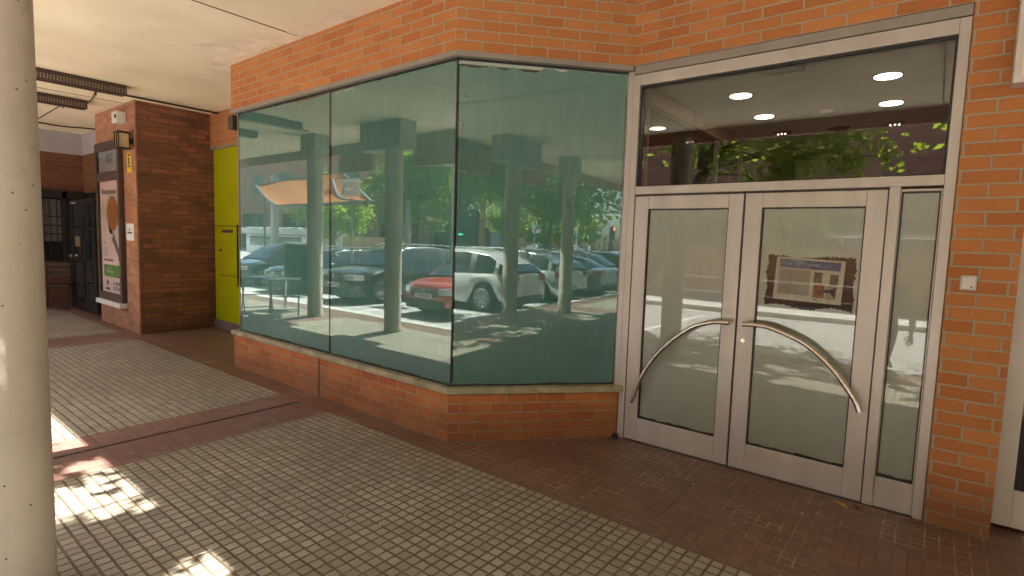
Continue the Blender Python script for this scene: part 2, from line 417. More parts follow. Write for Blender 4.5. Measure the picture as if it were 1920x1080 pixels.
# ------------------------------------------------------------------ light
SE = R(58)
sd = Vector((-.14, -1.0, 0)).normalized()*math.cos(SE) + Vector((0,0,math.sin(SE)))
sun = bpy.data.lights.new('sun', 'SUN'); sun.energy = 5.0; sun.angle = R(.53); sun.color = (1.0,.95,.87)
so = bpy.data.objects.new('sun', sun); COL.objects.link(so); so.rotation_euler = (-sd).to_track_quat('-Z', 'Y').to_euler()
so.location = (0,-20,40)
w = bpy.data.worlds.new('World'); scene.world = w; w.use_nodes = True
wn = w.node_tree; sky = wn.nodes.new('ShaderNodeTexSky'); sky.sky_type = 'NISHITA'; sky.sun_disc = False
sky.sun_elevation = SE; sky.sun_rotation = math.atan2(sd.x, sd.y); sky.dust_density = 2.5; sky.air_density = 1.0
wn.links.new(sky.outputs[0], wn.nodes['Background'].inputs[0]); wn.nodes['Background'].inputs[1].default_value = .10
scene.view_settings.view_transform = 'Standard'; scene.view_settings.look = 'None'
scene.view_settings.exposure = 2.85; scene.view_settings.gamma = 1
cy_ = scene.cycles
cy_.max_bounces = 9; cy_.diffuse_bounces = 5; cy_.glossy_bounces = 4; cy_.transmission_bounces = 6; cy_.transparent_max_bounces = 16
cy_.use_denoising = True; cy_.sample_clamp_indirect = 8; cy_.caustics_reflective = False; cy_.caustics_refractive = False
try: cy_.denoiser = 'OPENIMAGEDENOISE'; cy_.denoising_prefilter = 'ACCURATE'
except Exception: pass

def ragged(x0, x1, z0, z1, top=.02, bot=.01, sid=.004, seed=1, n=60):
    rnd = random.Random(seed); out = []
    def edge(n, amp, base):
        v = rnd.random(); r = []
        for i in range(n):
            v = max(0, min(1, v + rnd.uniform(-.35,.35))); r.append(base + amp*v)
        return r
    e = edge(n, bot, 0);  out += [(x0 + (x1-x0)*i/(n-1), z0 + e[i]) for i in range(n)]
    e = edge(n//2, sid, 0); out += [(x1 - e[i], z0 + bot + (z1-z0-bot-top)*i/(n//2-1)) for i in range(n//2)]
    e = edge(n, top, 0);  out += [(x1 - (x1-x0)*i/(n-1), z1 - e[i]) for i in range(n)]
    e = edge(n//2, sid, 0); out += [(x0 + e[i], z1 - top - (z1-z0-bot-top)*i/(n//2-1)) for i in range(n//2)]
    return out
def polyplane(mb, outer, holes, P, mi=0):
    loops = [[Vector((q[0],q[1],0)) for q in outer]] + [[Vector((q[0],q[1],0)) for q in h] for h in holes]
    tris = tessellate_polygon(loops); flat = [q for l in loops for q in l]
    b = len(mb.v); mb.v += [tuple(P(q.x, q.y)) for q in flat]
    for t_ in tris:
        mb.f.append(tuple(b + i for i in t_)); mb.m.append(mi)
    return mb

# ------------------------------------------------------------------ layout of the shopfront
ANG = R(48); CA, SA = math.cos(ANG), math.sin(ANG)
YA = 2.965                      # brick face left of the corner
XK = -2.93                      # corner of the two brick faces
YC = 4.0                        # brick face above the doors
XB = XK + (YC - YA)/math.tan(ANG)   # where the bevel meets the door wall
XL = -6.53                      # left end of the bay
ZC = 3.5                        # arcade ceiling
GI = .045                       # glass set back from the brick face
def off_bay(d):
    """front outline of the bay set back by d: left end, corner, right end"""
    a = (XL + d, YA + d)
    # intersection of y = YA + d and the bevel line shifted inward by d
    n = (-SA, CA)
    px, py = XK + n[0]*d, YA + n[1]*d
    t = (YA + d - py)/SA; k = (px + CA*t, YA + d)
    t2 = (YC + .0 - py)/SA; e = (px + CA*t2, YC)
    return a, k, e

# floor zones -------------------------------------------------------------
def rects(mb, lst):
    for x0, x1, y0, y1, mi in lst: mb.face([(x0,y0,0),(x1,y0,0),(x1,y1,0),(x0,y1,0)], mi)
fl = MB()
YR = 2.74                       # edge of the red strip along the wall
bands = [(-19.2,-18.4),(-14.5,-13.7),(-9.85,-9.05),(-5.04,-4.23),(.62,1.42),(5.35,6.15),(10.1,10.9)]
xs = [-24.0]
for a, b in bands: xs += [a, b]
xs.append(24.0)
for i in range(len(xs)-1):
    band = i % 2 == 1
    fl.face([(xs[i],-.25,0),(xs[i+1],-.25,0),(xs[i+1],YR,0),(xs[i],YR,0)], 2 if band else 0)
    fl.face([(xs[i],-.72,0),(xs[i+1],-.72,0),(xs[i+1],-.25,0),(xs[i],-.25,0)], 1)
fl.face([(-24,YR,0),(.5,YR,0),(.5,9,0),(-24,9,0)], 1)
fl.face([(.5,YR,0),(24,YR,0),(24,3.55,0),(.5,3.55,0)], 1)
fl.face([(.5,3.55,0),(24,3.55,0),(24,9,0),(.5,9,0)], 0)
struct('pavement', fl, [M['tile_cream'], M['tile_red'], M['tile_band']])
# expansion joint across the band
j = MB(); j.box(-4.70,-4.685,-.2,2.72,.0,.004); struct('pavement_joint', j, M['seal'])
RZ = -.17
k = MB(); k.box(-24,24,-.90,-.72,RZ-.02,.004); struct('kerb', k, M['kerb'])
g = MB(); g.face([(-400,-400,RZ),(400,-400,RZ),(400,-.9,RZ),(-400,-.9,RZ)]); struct('road', g, M['asphalt'])
g = MB(); g.face([(-400,-.9,RZ),(-24,-.9,RZ),(-24,60,RZ),(-400,60,RZ)]); g.face([(24,-.9,RZ),(400,-.9,RZ),(400,60,RZ),(24,60,RZ)])
g.face([(-24,9,RZ),(24,9,RZ),(24,60,RZ),(-24,60,RZ)]); struct('ground', g, M['concrete_pave'])
g = MB(); g.box(-24,40,-11.3,-7.2,RZ-.02,RZ+.12); struct('promenade', g, M['concrete_pave'])
# parking lines
g = MB()
for x in (-21.5,-19.0,-16.45,-13.75,-10.6,-7.4,-4.7,4.2,6.85,9.6,12.35,15.1,17.8): g.box(x-.05,x+.05,-6.0,-1.1,RZ,RZ+.004)
struct('parking_marking', g, M['ink_white'])

# ceiling ------------------------------------------------------------------
c = MB(); c.box(-24,24,-.8,9,ZC,ZC+.4); struct('arcade_ceiling', c, M['ceil'])
c = MB()
for x in (-14.6,-9.9,-5.0,-.1,4.8): c.box(x-.006,x+.006,-.75,2.9,ZC-.004,ZC)
struct('ceiling_joint', c, M['dark_brown'])
pt = MB()
rnd = random.Random(8)
for qi, (xa, xb, ya, yb) in enumerate(((-6.75,-5.3,2.62,2.96),(-5.5,-3.9,2.74,2.96),(-6.9,-6.45,2.7,3.4),(-6.3,-5.9,2.4,2.66))):
    o_ = ragged(xa, xb, ya, yb, .10, .12, .12, int(-xa*10), 26); polyplane(pt, o_, [], lambda a, b: (a, b, ZC-.002-.0015*qi))
tag(pt.build('ceiling_patch', simple('repaired_plaster', (.86,.76,.62), .9, var=.12, nscale=5)), kind='structure')
# outer fascia beam with drops at the piers
colx = [-9.58,-7.22,-4.8,2.46,4.86]
dropx = [-9.58,-7.22,2.46,4.86]
t = thing('arcade_beam', 'long brick fascia beam along the outer edge of the arcade', 'beam', (0,-1.0,0))
b_ = MB(); b_.box(-24,24,-.92,-.802,3.30,3.74); b_.box(-24,24,-1.2,-.802,3.74,7.5); b_.build('fascia', M['brick_street'], t)
for x in dropx:
    d_ = MB(); d_.box(x-.55,x+.55,-.915,-.81,2.92,3.30); d_.build('drop_block', M['brick_street'], t)
# brick capitals above each column, part of the column thing
def column(x, y, label, group=None, capital=True):
    t = thing('column', label, 'column', (x,y,0), group=group)
    s = MB(); s.lathe([(.15,0),(.152,.03),(.145,.045),(.145,3.14)], (x,y,0), 40); s.build('shaft', M['column'], t, smooth=True)
    if capital:
        hw_ = {-7.22:(.72,.34), 2.46:(.50,.75)}.get(x,(.24,.24)); s = MB(); s.box(x-hw_[0],x+hw_[1],y-.17,y+.17,3.04 if x in (-7.22,2.46) else 3.12,ZC); s.build('capital', M['capital'], t)
    return t
names = {-9.58:'sunlit round column mirrored behind the terrace tables in the left pane',
 -7.22:'round column mirrored between the dark cars and the red car',
 2.46:'round column mirrored over the tail of the white car',
 4.86:'round column mirrored between the silver cars, bright on one side',
 -16.8:'round arcade column farthest left of the row',-14.4:'second round arcade column from the far left end of the row',
 -12.0:'round arcade column beside the terrace tables',-4.8:'round arcade column opposite the paving band',
 7.3:'round arcade column beside the blue sedan bay',9.7:'last round arcade column at the right end of the row'}
for x in colx: column(x, .10, names[x], 'arcade columns along the kerb')
column(-3.01, .428, 'pale round column close to the camera at the left edge', 'arcade columns along the kerb', capital=False)

# ------------------------------------------------------------------ brick bay of the shop
bay = thing('shop_wall', 'orange brick shop wall with angled bay, stone sill and tall brick band', 'wall', (-2.9,3.0,0))
a0,k0,e0 = off_bay(0); a1,k1,e1 = off_bay(.12)
def strip(mb, d0, d1, z0, z1, mi=0):
    """prism following the bay front between set-backs d0 and d1"""
    A, K, E = off_bay(d0); A2, K2, E2 = off_bay(d1)
    A = (XL + max(d0, -.03), A[1]); 
    mb.prism([A, K, (K2[0],K2[1]), (A[0],A2[1])], z0, z1, mi)
    mb.prism([K, E, E2, K2], z0, z1, mi)
p = MB(); strip(p, 0, .14, 0, .385)
p.box(XL, XL+.14, YA+.14, 3.95, 0, .385)
p.prism([(XB,YC-.0),(XB+.012,YC+.12),(XB-.12,YC+.12),(XB-.12,YC)], 0, .385)
p.build('plinth', M['brick_low'], bay)
p = MB()
A,K,E = off_bay(-.022); A2,K2,E2 = off_bay(.16)
p.prism([(XL-.03,A[1]),K,K2,(XL-.03,A2[1])], .387, .437)
E_ = (E[0]+.03, YC+.02)
p.prism([K,E_,(E2[0],YC+.02),K2], .387, .437)
p.box(XL-.03, XL+.14, YA+.16, 3.95, .387, .437)
p.build('sill', M['sill'], bay, bevel=.006)
# dark weathered expansion crack in the plinth below the pane joint
p = MB(); p.box(-4.735,-4.72,YA-.003,YA+.02,.0,.386); p.build('expansion_joint', M['seal'], bay)
# upper band
p = MB(); strip(p, 0, .2, 3.0, ZC)
p.box(XL, XL+.2, YA+.2, 3.97, 3.0, ZC)
p.prism([(XB,YC),(2.5,YC),(2.5,YC+.25),(XB-.2,YC+.25)], 3.0, ZC)
p.build('upper_wall', M['brick'], bay)
# metal trim below the band
p = MB()
A,K,E = off_bay(-.006); A2,K2,E2 = off_bay(.1)
p.prism([(XL-.01,A[1]),K,K2,(XL-.01,A2[1])], 2.962, 2.998)
p.prism([K,(E[0],YC-.006),(E2[0],YC-.006),K2], 2.962, 2.998)
p.box(XL-.01, XL+.1, YA+.1, 3.95, 2.962, 2.998)
p.build('trim', M['trim'], bay)
# pillar to the right of the doors
p = MB(); p.box(.052,.352,YC,YC+.55,0,2.9995); p.build('pillar', M['brick'], bay)

# display window panes
win = thing('display_window', 'large teal tinted shop window of three panes wrapping the corner', 'window', (-4.5,3.0,.44))
Ag,Kg,Eg = off_bay(GI)
Xg0 = XL + .075; Z0g, Z1g = .437, 2.962
JX = -4.62
LB = math.hypot(Eg[0]-Kg[0], Eg[1]-Kg[1])
def onA(dy): return lambda x, z: (x, YA+GI+dy, z)
def onB(d): return lambda s, z: (Kg[0]+CA*s-SA*d, Kg[1]+SA*s+CA*d, z)
panes = [('A', Xg0, JX-.004), ('A', JX+.004, Kg[0]-.006), ('B', .01, 1.352)]
for i, (wl, s0, s1) in enumerate(panes):
    P = onA if wl == 'A' else onB
    g = MB(); P0 = P(0)
    g.face([P0(s0,Z0g), P0(s1,Z0g), P0(s1,Z1g), P0(s0,Z1g)])
    pane = g.build('glass_pane', M['glass'], win)
    f_ = MB(); polyplane(f_, ragged(s0+.004, s1-.004, Z0g+.004, Z1g-.004, [.035,.03,.055][i], .015, .004, 3+i), [], P(.012))
    f_.build('backing_film', M['film_teal'], pane)
g = MB()
g.box(JX-.003,JX+.003,YA+GI-.003,YA+GI+.012,Z0g,Z1g)
g.prism([(Kg[0]-.007,Kg[1]-.003),(Kg[0]+.001,Kg[1]-.004),(Kg[0]+.006,Kg[1]+.004),(Kg[0]-.003,Kg[1]+.010)], Z0g, Z1g)
g.build('silicone_joint', M['seal'], win)
g = MB()
A,K,E = off_bay(GI-.006); A2,K2,E2 = off_bay(GI+.02)
for z0, z1 in ((Z0g, Z0g+.010), (Z1g-.012, Z1g)):
    g.prism([(Xg0,A[1]),K,K2,(Xg0,A2[1])], z0, z1)
    g.prism([K,onB(-.006)(1.352,0)[:2],onB(.02)(1.352,0)[:2],K2], z0, z1)
g.build('edge_seal', M['seal'], win)
g = MB(); g.box(Xg0-.012,Xg0,YA+GI-.004,YA+GI+.03,Z0g,Z1g); g.build('end_trim', M['trim'], win)
# side return glass and the dark room behind
g = MB(); g.face([(Xg0,YA+GI+.03,Z0g),(Xg0,3.95,Z0g),(Xg0,3.95,Z1g),(Xg0,YA+GI+.03,Z1g)]); g.build('side_pane', M['film_teal'], win)
g = MB(); g.face([(XL+.2,YA+.14,.45),(K2[0]-.05,YA+.14,.45),(K2[0]-.05,YA+.14,2.95),(XL+.2,YA+.14,2.95)])
g.face([onB(.1)(0,.45),onB(.1)(LB-.1,.45),onB(.1)(LB-.1,2.95),onB(.1)(0,2.95)]); g.build('blind_panel', M['dark'], win)
# small moisture stains near the top left of the right pane
g = MB(); rnd = random.Random(5)
for (cx0, cz0) in ((.045,2.70),(.04,2.47),(.05,2.43)):
    for q in range(16):
        s0 = cx0 + rnd.gauss(0,.02); z0 = cz0 + rnd.gauss(0,.03); r0 = rnd.uniform(.002,.006)
        if s0 < .02: continue
        g.face([onB(.006)(s0-r0,z0), onB(.006)(s0,z0-r0), onB(.006)(s0+r0,z0), onB(.006)(s0,z0+r0)])
g.build('stain', M['film_edge'], win)

# ------------------------------------------------------------------ entrance doors
YD = 4.03
ent = thing('entrance', 'aluminium glazed double entrance door with side light and transom window', 'entrance', (-.98,YD,0))
def frame_rect(mb, x0, x1, z0, z1, wl, wr, wb, wt, y0, y1):
    mb.box(x0, x0+wl, y0, y1, z0, z1); mb.box(x1-wr, x1, y0, y1, z0, z1)
    if wb: mb.box(x0+wl, x1-wr, y0, y1, z0, z0+wb)
    if wt: mb.box(x0+wl, x1-wr, y0, y1, z1-wt, z1)
f_ = MB()
XF0, XF1 = -2.005, .049
f_.box(XF0+.015,-1.935,YD-.02,YD+.07,0.0,2.93)           # left jamb
f_.box(-.005,XF1,YD-.02,YD+.07,0.0,2.93)               # right jamb
f_.box(-1.935,-.005,YD-.02,YD+.07,2.845,2.93)          # head
f_.box(-1.935,-.005,YD-.02,YD+.07,2.00,2.062)          # transom bar
f_.box(-.262,-.205,YD-.02,YD+.07,0.0,2.00)             # post between door and side light
fr = f_.build('frame', M['alu'], ent, bevel=.004)
# flashing above head
f_ = MB(); f_.box(XF0+.02,XF1,YD-.026,YD+.07,2.935,2.997); f_.build('head_flashing', M['trim'], ent, bevel=.003)
# corner post toward the bay
f_ = MB(); e_ = onB(0)
f_.prism([onB(-.012)(1.355,0)[:2], (XF0+.016,YD-.021), (XF0+.016,YD+.04), onB(.03)(1.355,0)[:2]], .437, 2.96)
f_.box(XF0-.03,XF0+.012,YD-.004,YD+.06,0,.44)
f_.build('corner_post', M['alu'], ent)
# transom glazing
g = MB(); g.face([(-1.93,YD+.03,2.06),(-.008,YD+.03,2.06),(-.008,YD+.03,2.85),(-1.93,YD+.03,2.85)]); g.build('transom_glass', M['glass_transom'], ent)
f_ = MB(); frame_rect(f_, -1.934,-.006,2.063,2.844,.012,.012,.006,.014,YD+.0,YD+.028); f_.build('transom_seal', M['seal'], ent)
f_ = MB(); f_.box(-1.08,-.80,YD+.05,YD+.09,2.80,2.835); f_.build('closer_rail', M['dark_brown'], ent)
def leaf(x0, x1, gx0, gx1, gz0, gz1, nm, lbl=None, seed=1, hole=None, film='film_white', y=YD):
    root = MB()
    root.box(x0,gx0-.005,y-.012,y+.045,.008,1.985); root.box(gx1+.005,x1,y-.012,y+.045,.008,1.985)
    root.box(gx0-.005,gx1+.005,y-.012,y+.045,.008,gz0-.005); root.box(gx0-.005,gx1+.005,y-.012,y+.045,gz1+.005,1.985)
    lf = root.build(nm, M['alu'], ent, bevel=.004)
    if lbl: lf['label'] = lbl
    s = MB(); frame_rect(s, gx0-.005,gx1+.005,gz0-.005,gz1+.005,.007,.006,.006,.007,y-.002,y+.03); s.build('glazing_seal', M['seal'], lf)
    g = MB(); g.face([(gx0,y+.012,gz0),(gx1,y+.012,gz0),(gx1,y+.012,gz1),(gx0,y+.012,gz1)]); g.build('glass_pane', M['glass_door'], lf)
    f_ = MB(); polyplane(f_, ragged(gx0+.002,gx1-.002,gz0+.002,gz1-.002,.003,.011,.002,seed,90), [hole] if hole else [], lambda a, z: (a, y+.02, z))
    f_.build('whitewash_film', M[film], lf)
    d = MB(); d.face([(gx0,y+.044,gz0),(gx1,y+.044,gz0),(gx1,y+.044,gz1),(gx0,y+.044,gz1)]); d.build('backing', M['dim_interior' if hole else 'dark'], lf)  # flat sheet coloured as the dark interior behind the glass
    return lf
l1 = leaf(-1.93,-1.105,-1.815,-1.21,.20,1.88,'door_leaf','left door leaf, glass fully whitewashed',11)
rnd = random.Random(9); hole = []
hx0,hx1,hz0,hz1 = -.925,-.405,1.215,1.555
def je(n): return [rnd.uniform(-.010,.010) for _ in range(n)]
for i in range(90): hole.append((hx0+(hx1-hx0)*i/90, hz0+.012*math.sin(i*.11)+rnd.uniform(-.006,.006)))
for i in range(50): hole.append((hx1+.006*math.sin(i*.2)+rnd.uniform(-.006,.006), hz0+(hz1-hz0)*i/50))
for i in range(90): hole.append((hx1-(hx1-hx0)*i/90, hz1+.008*math.sin(i*.09)+rnd.uniform(-.006,.008)))
for i in range(50): hole.append((hx0+.006*math.sin(i*.25)+rnd.uniform(-.006,.006), hz1-(hz1-hz0)*i/50))
l2 = leaf(-1.092,-.268,-.975,-.38,.205,1.88,'door_leaf','right door leaf with a scraped patch and keyhole',12,hole)
lk_ = MB(); lk_.lathe([(.014,0),(.014,.006)],(-1.045,YD-.019,.945),16,axis='y'); lk_.lathe([(.005,0),(.005,.003)],(-1.045,YD-.022,.945),10,axis='y'); lk_.build('keyhole', M['steel'], l2, smooth=True)
f_ = MB(); f_.box(-1.075,-1.03,YD-.014,YD-.010,1.20,1.36); f_.build('blanking_plate', M['alu'], l2)
# side light
sl = leaf(-.204,-.006,-.195,-.018,.205,1.965,'side_light','narrow side light glazed floor to transom',15)
f_ = MB(); f_.box(-1.104,-1.093,YD+.0,YD+.04,.0,1.99); f_.build('meeting_gap', M['alu_dark'], ent)
f_ = MB(); f_.box(-.267,-.2625,YD-.004,YD+.04,.0,1.99); f_.box(-1.9345,-1.9305,YD-.004,YD+.04,0,1.99); f_.box(-1.93,-.268,YD+.0,YD+.04,1.986,1.999); f_.build('door_gap', M['alu_dark'], ent)
f_ = MB(); f_.box(-1.93,-.0,YD-.03,YD+.05,0.0,.008); f_.build('threshold', M['alu_dark'], ent)
def spline(pts, n=10):
    out = []
    P = [Vector(p) for p in pts]; P = [2*P[0]-P[1]] + P + [2*P[-1]-P[-2]]
    for i in range(1, len(P)-2):
        for q in range(n):
            t = q/n; a,b,c2,d = P[i-1],P[i],P[i+1],P[i+2]
            out.append(.5*((2*b)+(c2-a)*t+(2*a-5*b+4*c2-d)*t*t+(3*b-a-3*c2+d)*t**3))
    out.append(P[-2]); return out
YH = 3.955
for leaf_o, pts in ((l1, [(-1.13,YH,1.07),(-1.26,YH,1.055),(-1.42,YH,.985),(-1.62,YH,.80),(-1.76,YH,.585),(-1.85,YH,.335)]),
                    (l2, [(-1.04,YH,1.07),(-.94,YH,1.075),(-.84,YH,1.062),(-.64,YH,.985),(-.48,YH,.855),(-.35,YH,.685),(-.312,YH,.60)])):
    h = MB(); sp_ = spline(pts); h.tube(sp_, .0165, 14)
    for q in (sp_[2], sp_[-3]): h.tube([q, Vector((q.x, YD-.012, q.z))], .009, 8)
    h.build('handle', M['steel'], leaf_o, smooth=True)
# hollow floor stop
ds = MB(); ds.lathe([(.024,0),(.028,.012),(.02,.035),(.008,.04)],(-1.985,3.975,0),16)
tag(ds.build('door_stop', M['dark'], smooth=True), 'small black rubber door stop on the floor at the foot of the left jamb', 'door stop')

# notice behind the door glass
YP = YD+.0185
nt_ = thing('notice', 'white landscape notice with blue heading taped inside the right door glass', 'notice', (-.665,YP,1.4))
def sl_(u, v):   # position on the tilted sheet
    P00,P10,P11,P01 = Vector((-.878,0,1.262)),Vector((-.470,0,1.252)),Vector((-.460,0,1.537)),Vector((-.868,0,1.553))
    return (P00*(1-u)+P10*u)*(1-v)+(P01*(1-u)+P11*u)*v
def patch(mb, u0, v0, u1, v1, dy, mi=0):
    q = [sl_(u0,v0), sl_(u1,v0), sl_(u1,v1), sl_(u0,v1)]
    mb.face([(a.x, YP+dy, a.z) for a in q], mi)
s = MB(); patch(s,0,0,1,1,0); s.build('sheet', M['paper'], nt_)
s = MB(); patch(s,.06,.76,.94,.955,-.0010); s.build('heading', M['blue'], nt_)
s = MB(); patch(s,.06,.14,.53,.73,-.0010); s.build('map', M['map_print'], nt_)
s = MB()
def pl(mb, pts, wd, dy):
    for (a,b),(c2,d) in zip(pts, pts[1:]):
        n = Vector((b-d, c2-a)).normalized()*wd
        q = [sl_(a+n.x,b+n.y),sl_(a-n.x,b-n.y),sl_(c2-n.x,d-n.y),sl_(c2+n.x,d+n.y)]
        mb.face([(v.x, YP+dy, v.z) for v in q])
pl(s,[(.27,.69),(.23,.57),(.31,.20)],.004,-.0018); pl(s,[(.13,.72),(.12,.4),(.15,.2),(.30,.17),(.52,.15)],.004,-.0018)
pl(s,[(.36,.55),(.46,.54)],.003,-.0018); pl(s,[(.37,.44),(.45,.43)],.003,-.0018); pl(s,[(.17,.7),(.165,.3)],.002,-.0018)
s.build('map_lines', M['map_line'], nt_)
for u0,v0,u1,v1,mt in ((.58,.46,.70,.70,'brown_print'),(.71,.46,.80,.63,'paper'),(.81,.44,.93,.68,'brown_print'),(.59,.12,.75,.42,'orange_print'),(.77,.10,.92,.41,'map_print')):
    s = MB(); patch(s,u0,v0,u1,v1,-.0012); s.build('photograph', M[mt], nt_)
s = MB(); q = [sl_(.80,.30),sl_(.91,.40),sl_(.905,.14)]; s.face([(a.x,YP-.002,a.z) for a in q]); patch(s,.74,.25,.82,.32,-.002); patch(s,.62,.24,.73,.27,-.002); s.build('print_shapes', M['ink'], nt_)
tr = (R(90), R(2.0), 0)
def txt(u, v, body, size, mat, sx=1): 
    a = sl_(u, v); return text('lettering', body, size, (a.x, YP-.0025, a.z), tr, mat, nt_, sx=sx, ext=.0002)
txt(.075,.85,'STORE TRES CANTOS',.0255,M['ink_white'],.95); txt(.075,.92,'SOLUCIONES DE MOVILIDAD',.011,M['ink_white']); txt(.075,.79,'Avenida de la Industria, Tres Cantos',.0125,M['ink_white'])
txt(.60,.065,'X',.034,M['ink'],1.3); txt(.69,.062,'c',.024,M['ink']); txt(.80,.06,'A.l.',.018,M['ink'])
s = MB(); s.tube([(sl_(.70+.012*i,.80+.07*math.sin(i*.28)).x, YP-.003, sl_(.70+.012*i,.80+.07*math.sin(i*.28)).z) for i in range(9)], .0016, 6); s.build('logo', M['ink_white'], nt_)

# intercom / call plate on the pillar
ic = thing('call_button', 'small square metal call button plate on the brick pillar', 'switch', (.147,YC,1.445))
s = MB(); s.box(.110,.184,YC-.014,YC,1.402,1.489); s.build('back_plate', M['alu'], ic, bevel=.006)
s = MB(); s.box(.118,.176,YC-.020,YC-.013,1.412,1.479); s.build('rocker', M['white'], ic, bevel=.004)
s = MB(); s.box(.156,.166,YC-.0215,YC-.0195,1.420,1.426); s.build('indicator', M['ink'], ic)

# neighbouring shop: white frame and dark pane, lightbox sign
nb = thing('shop_window', 'neighbouring white framed shop window with dark panes at the right edge', 'window', (1.0,4.2,0))
f_ = MB(); f_.box(.356,.45,4.19,4.26,0.03,2.45); f_.box(1.9,2.0,4.19,4.26,.03,2.45); f_.box(.45,1.9,4.19,4.26,.03,.25); f_.box(.45,1.9,4.19,4.26,.86,.98); f_.box(.45,1.9,4.19,4.26,2.36,2.45)
f_.build('frame', M['white_alu'], nb, bevel=.004)
f_ = MB(); f_.box(.45,1.9,4.215,4.22,.25,2.36); f_.build('glass_pane', M['carglass'], nb)
f_ = MB(); f_.box(.352,2.5,4.19,4.3,2.45,3.0); f_.build('panel_above', M['brick'], nb)
f_ = MB(); f_.box(2.0,2.5,4.1,4.3,0,2.45); f_.build('side_wall', M['brick'], nb)
ls = thing('lightbox_sign', 'corner of a pale wall mounted lightbox sign at the top right edge', 'sign', (1.0,3.9,2.6))
f_ = MB(); f_.box(.232,1.8,3.86,3.995,2.50,3.15); f_.build('casing', M['white_alu'], ls, bevel=.01)
f_ = MB(); f_.box(.262,1.77,3.848,3.862,2.53,3.12); f_.build('face', M['poster_pink'], ls)

# room behind the transom
rm = thing('shop_interior', 'dim empty office behind the doors with recessed ceiling lamps', 'room', (-.9,6.2,0))
f_ = MB(); f_.box(-2.02,1.2,4.3,9.2,2.92,2.97); f_.build('ceiling', M['int_ceil'], rm)
f_ = MB(); f_.face([(-3.4,9.2,0),(1.2,9.2,0),(1.2,9.2,2.92),(-3.4,9.2,2.92)]); f_.face([(1.15,4.3,0),(1.15,9.2,0),(1.15,9.2,2.92),(1.15,4.3,2.92)]); f_.build('wall', M['int_wall'], rm)
f_ = MB(); f_.face([(-3.4,4.3,.01),(1.2,4.3,.01),(1.2,9.2,.01),(-3.4,9.2,.01)]); f_.build('floor', M['int_wall'], rm)
f_ = MB(); f_.box(-2.06,-1.98,4.32,9.1,2.78,2.918); f_.box(-2.04,-2.0,6.15,6.19,0,2.78); f_.box(-2.04,-2.0,7.05,7.09,0,2.78); f_.box(-2.04,-2.0,4.32,4.36,0,2.78); f_.build('partition_frame', M['int_wall'], rm)
f_ = MB(); f_.face([(-2.03,4.36,.05),(-2.03,7.05,.05),(-2.03,7.05,2.78),(-2.03,4.36,2.78)]); f_.build('partition_glass', M['glass_clear'], rm)
f_ = MB(); f_.face([(-3.4,4.3,0),(-3.4,9.2,0),(-3.4,9.2,2.92),(-3.4,4.3,2.92)]); f_.face([(-3.4,4.3,2.9),(-2.05,4.3,2.9),(-2.05,9.2,2.9),(-3.4,9.2,2.9)]); f_.build('side_room', M['dark'], rm)
f_ = MB(); f_.box(-1.75,-1.35,8.9,9.15,0,2.92); f_.box(-.9,-.7,8.9,9.15,0,2.9); f_.build('pilaster', M['int_ceil'], rm)
def downlight(x, y, lit, lab):
    t = thing('downlight', lab, 'ceiling light', (x,y,2.92), group='recessed lamps in the office ceiling')
    s = MB(); s.lathe([(.088,-.0035),(.100,-.006),(.105,-.001)],(x,y,2.92),32); s.build('rim', M['dark_brown'], t, smooth=True)
    if lit:
        s = MB(); s.lathe([(.0,-.009),(.086,-.008)],(x,y,2.92),32); s.build('lamp', M['lit'], t)
    else:
        s = MB(); s.lathe([(.0,-.009),(.086,-.008)],(x,y,2.92),32); s.build('reflector', M['dark_brown'], t)
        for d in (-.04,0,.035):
            s = MB(); s.lathe([(.001,-.02),(.009,-.014),(.001,-.010)],(x+d,y+abs(d)*.4,2.92),8); s.build('lamp', M['lit_glint'], t)  # glowing beads stand in for sparkles reflected in the unlit fitting
downlight(-1.45,4.97,True,'bright round ceiling lamp nearest the glass on the left')
downlight(-1.47,5.86,True,'bright round ceiling lamp second row on the left')
downlight(-.40,4.97,True,'largest bright round ceiling lamp at upper right of the transom')
downlight(-.43,5.87,True,'bright round ceiling lamp second row on the right')
downlight(-1.50,6.77,False,'dark ceiling lamp with three glints, third row left')
downlight(-.45,6.81,False,'dark ceiling lamp with three glints, third row right')
t = thing('smoke_detector','small white smoke detector on the office ceiling','detector',(-.93,5.92,2.92))
s = MB(); s.lathe([(.05,-.03),(.06,-.012),(.06,-.001)],(-.93,5.92,2.92),20); s.build('body', M['white'], t, smooth=True)
for y, lb in ((6.8,'dark round ceiling vent nearer the glass'),(7.5,'dark round ceiling vent further inside')):
    s = MB(); s.lathe([(.02,-.05),(.09,-.02),(.11,-.001)],(-.95,y,2.92),20)
    tag(s.build('ceiling_vent', M['dark'], smooth=True), lb, 'vent', 'round vents in the office ceiling')

# ------------------------------------------------------------------ left side: pilaster, lightbox, yellow door
pil = thing('brick_pilaster', 'broad dark red brick pier with faded brick front beside the yellow door', 'pier', (-10.4,3.4,0))
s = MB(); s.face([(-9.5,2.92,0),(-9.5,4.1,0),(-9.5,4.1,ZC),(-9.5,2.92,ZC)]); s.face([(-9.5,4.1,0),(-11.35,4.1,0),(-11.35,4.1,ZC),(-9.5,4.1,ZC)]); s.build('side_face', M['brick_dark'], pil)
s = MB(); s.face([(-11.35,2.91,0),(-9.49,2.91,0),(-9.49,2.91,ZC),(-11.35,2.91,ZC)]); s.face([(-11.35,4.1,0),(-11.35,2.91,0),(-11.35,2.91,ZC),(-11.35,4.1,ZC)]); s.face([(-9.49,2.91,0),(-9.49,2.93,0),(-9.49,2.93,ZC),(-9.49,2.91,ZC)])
s.build('front_face', M['brick_tan'], pil)
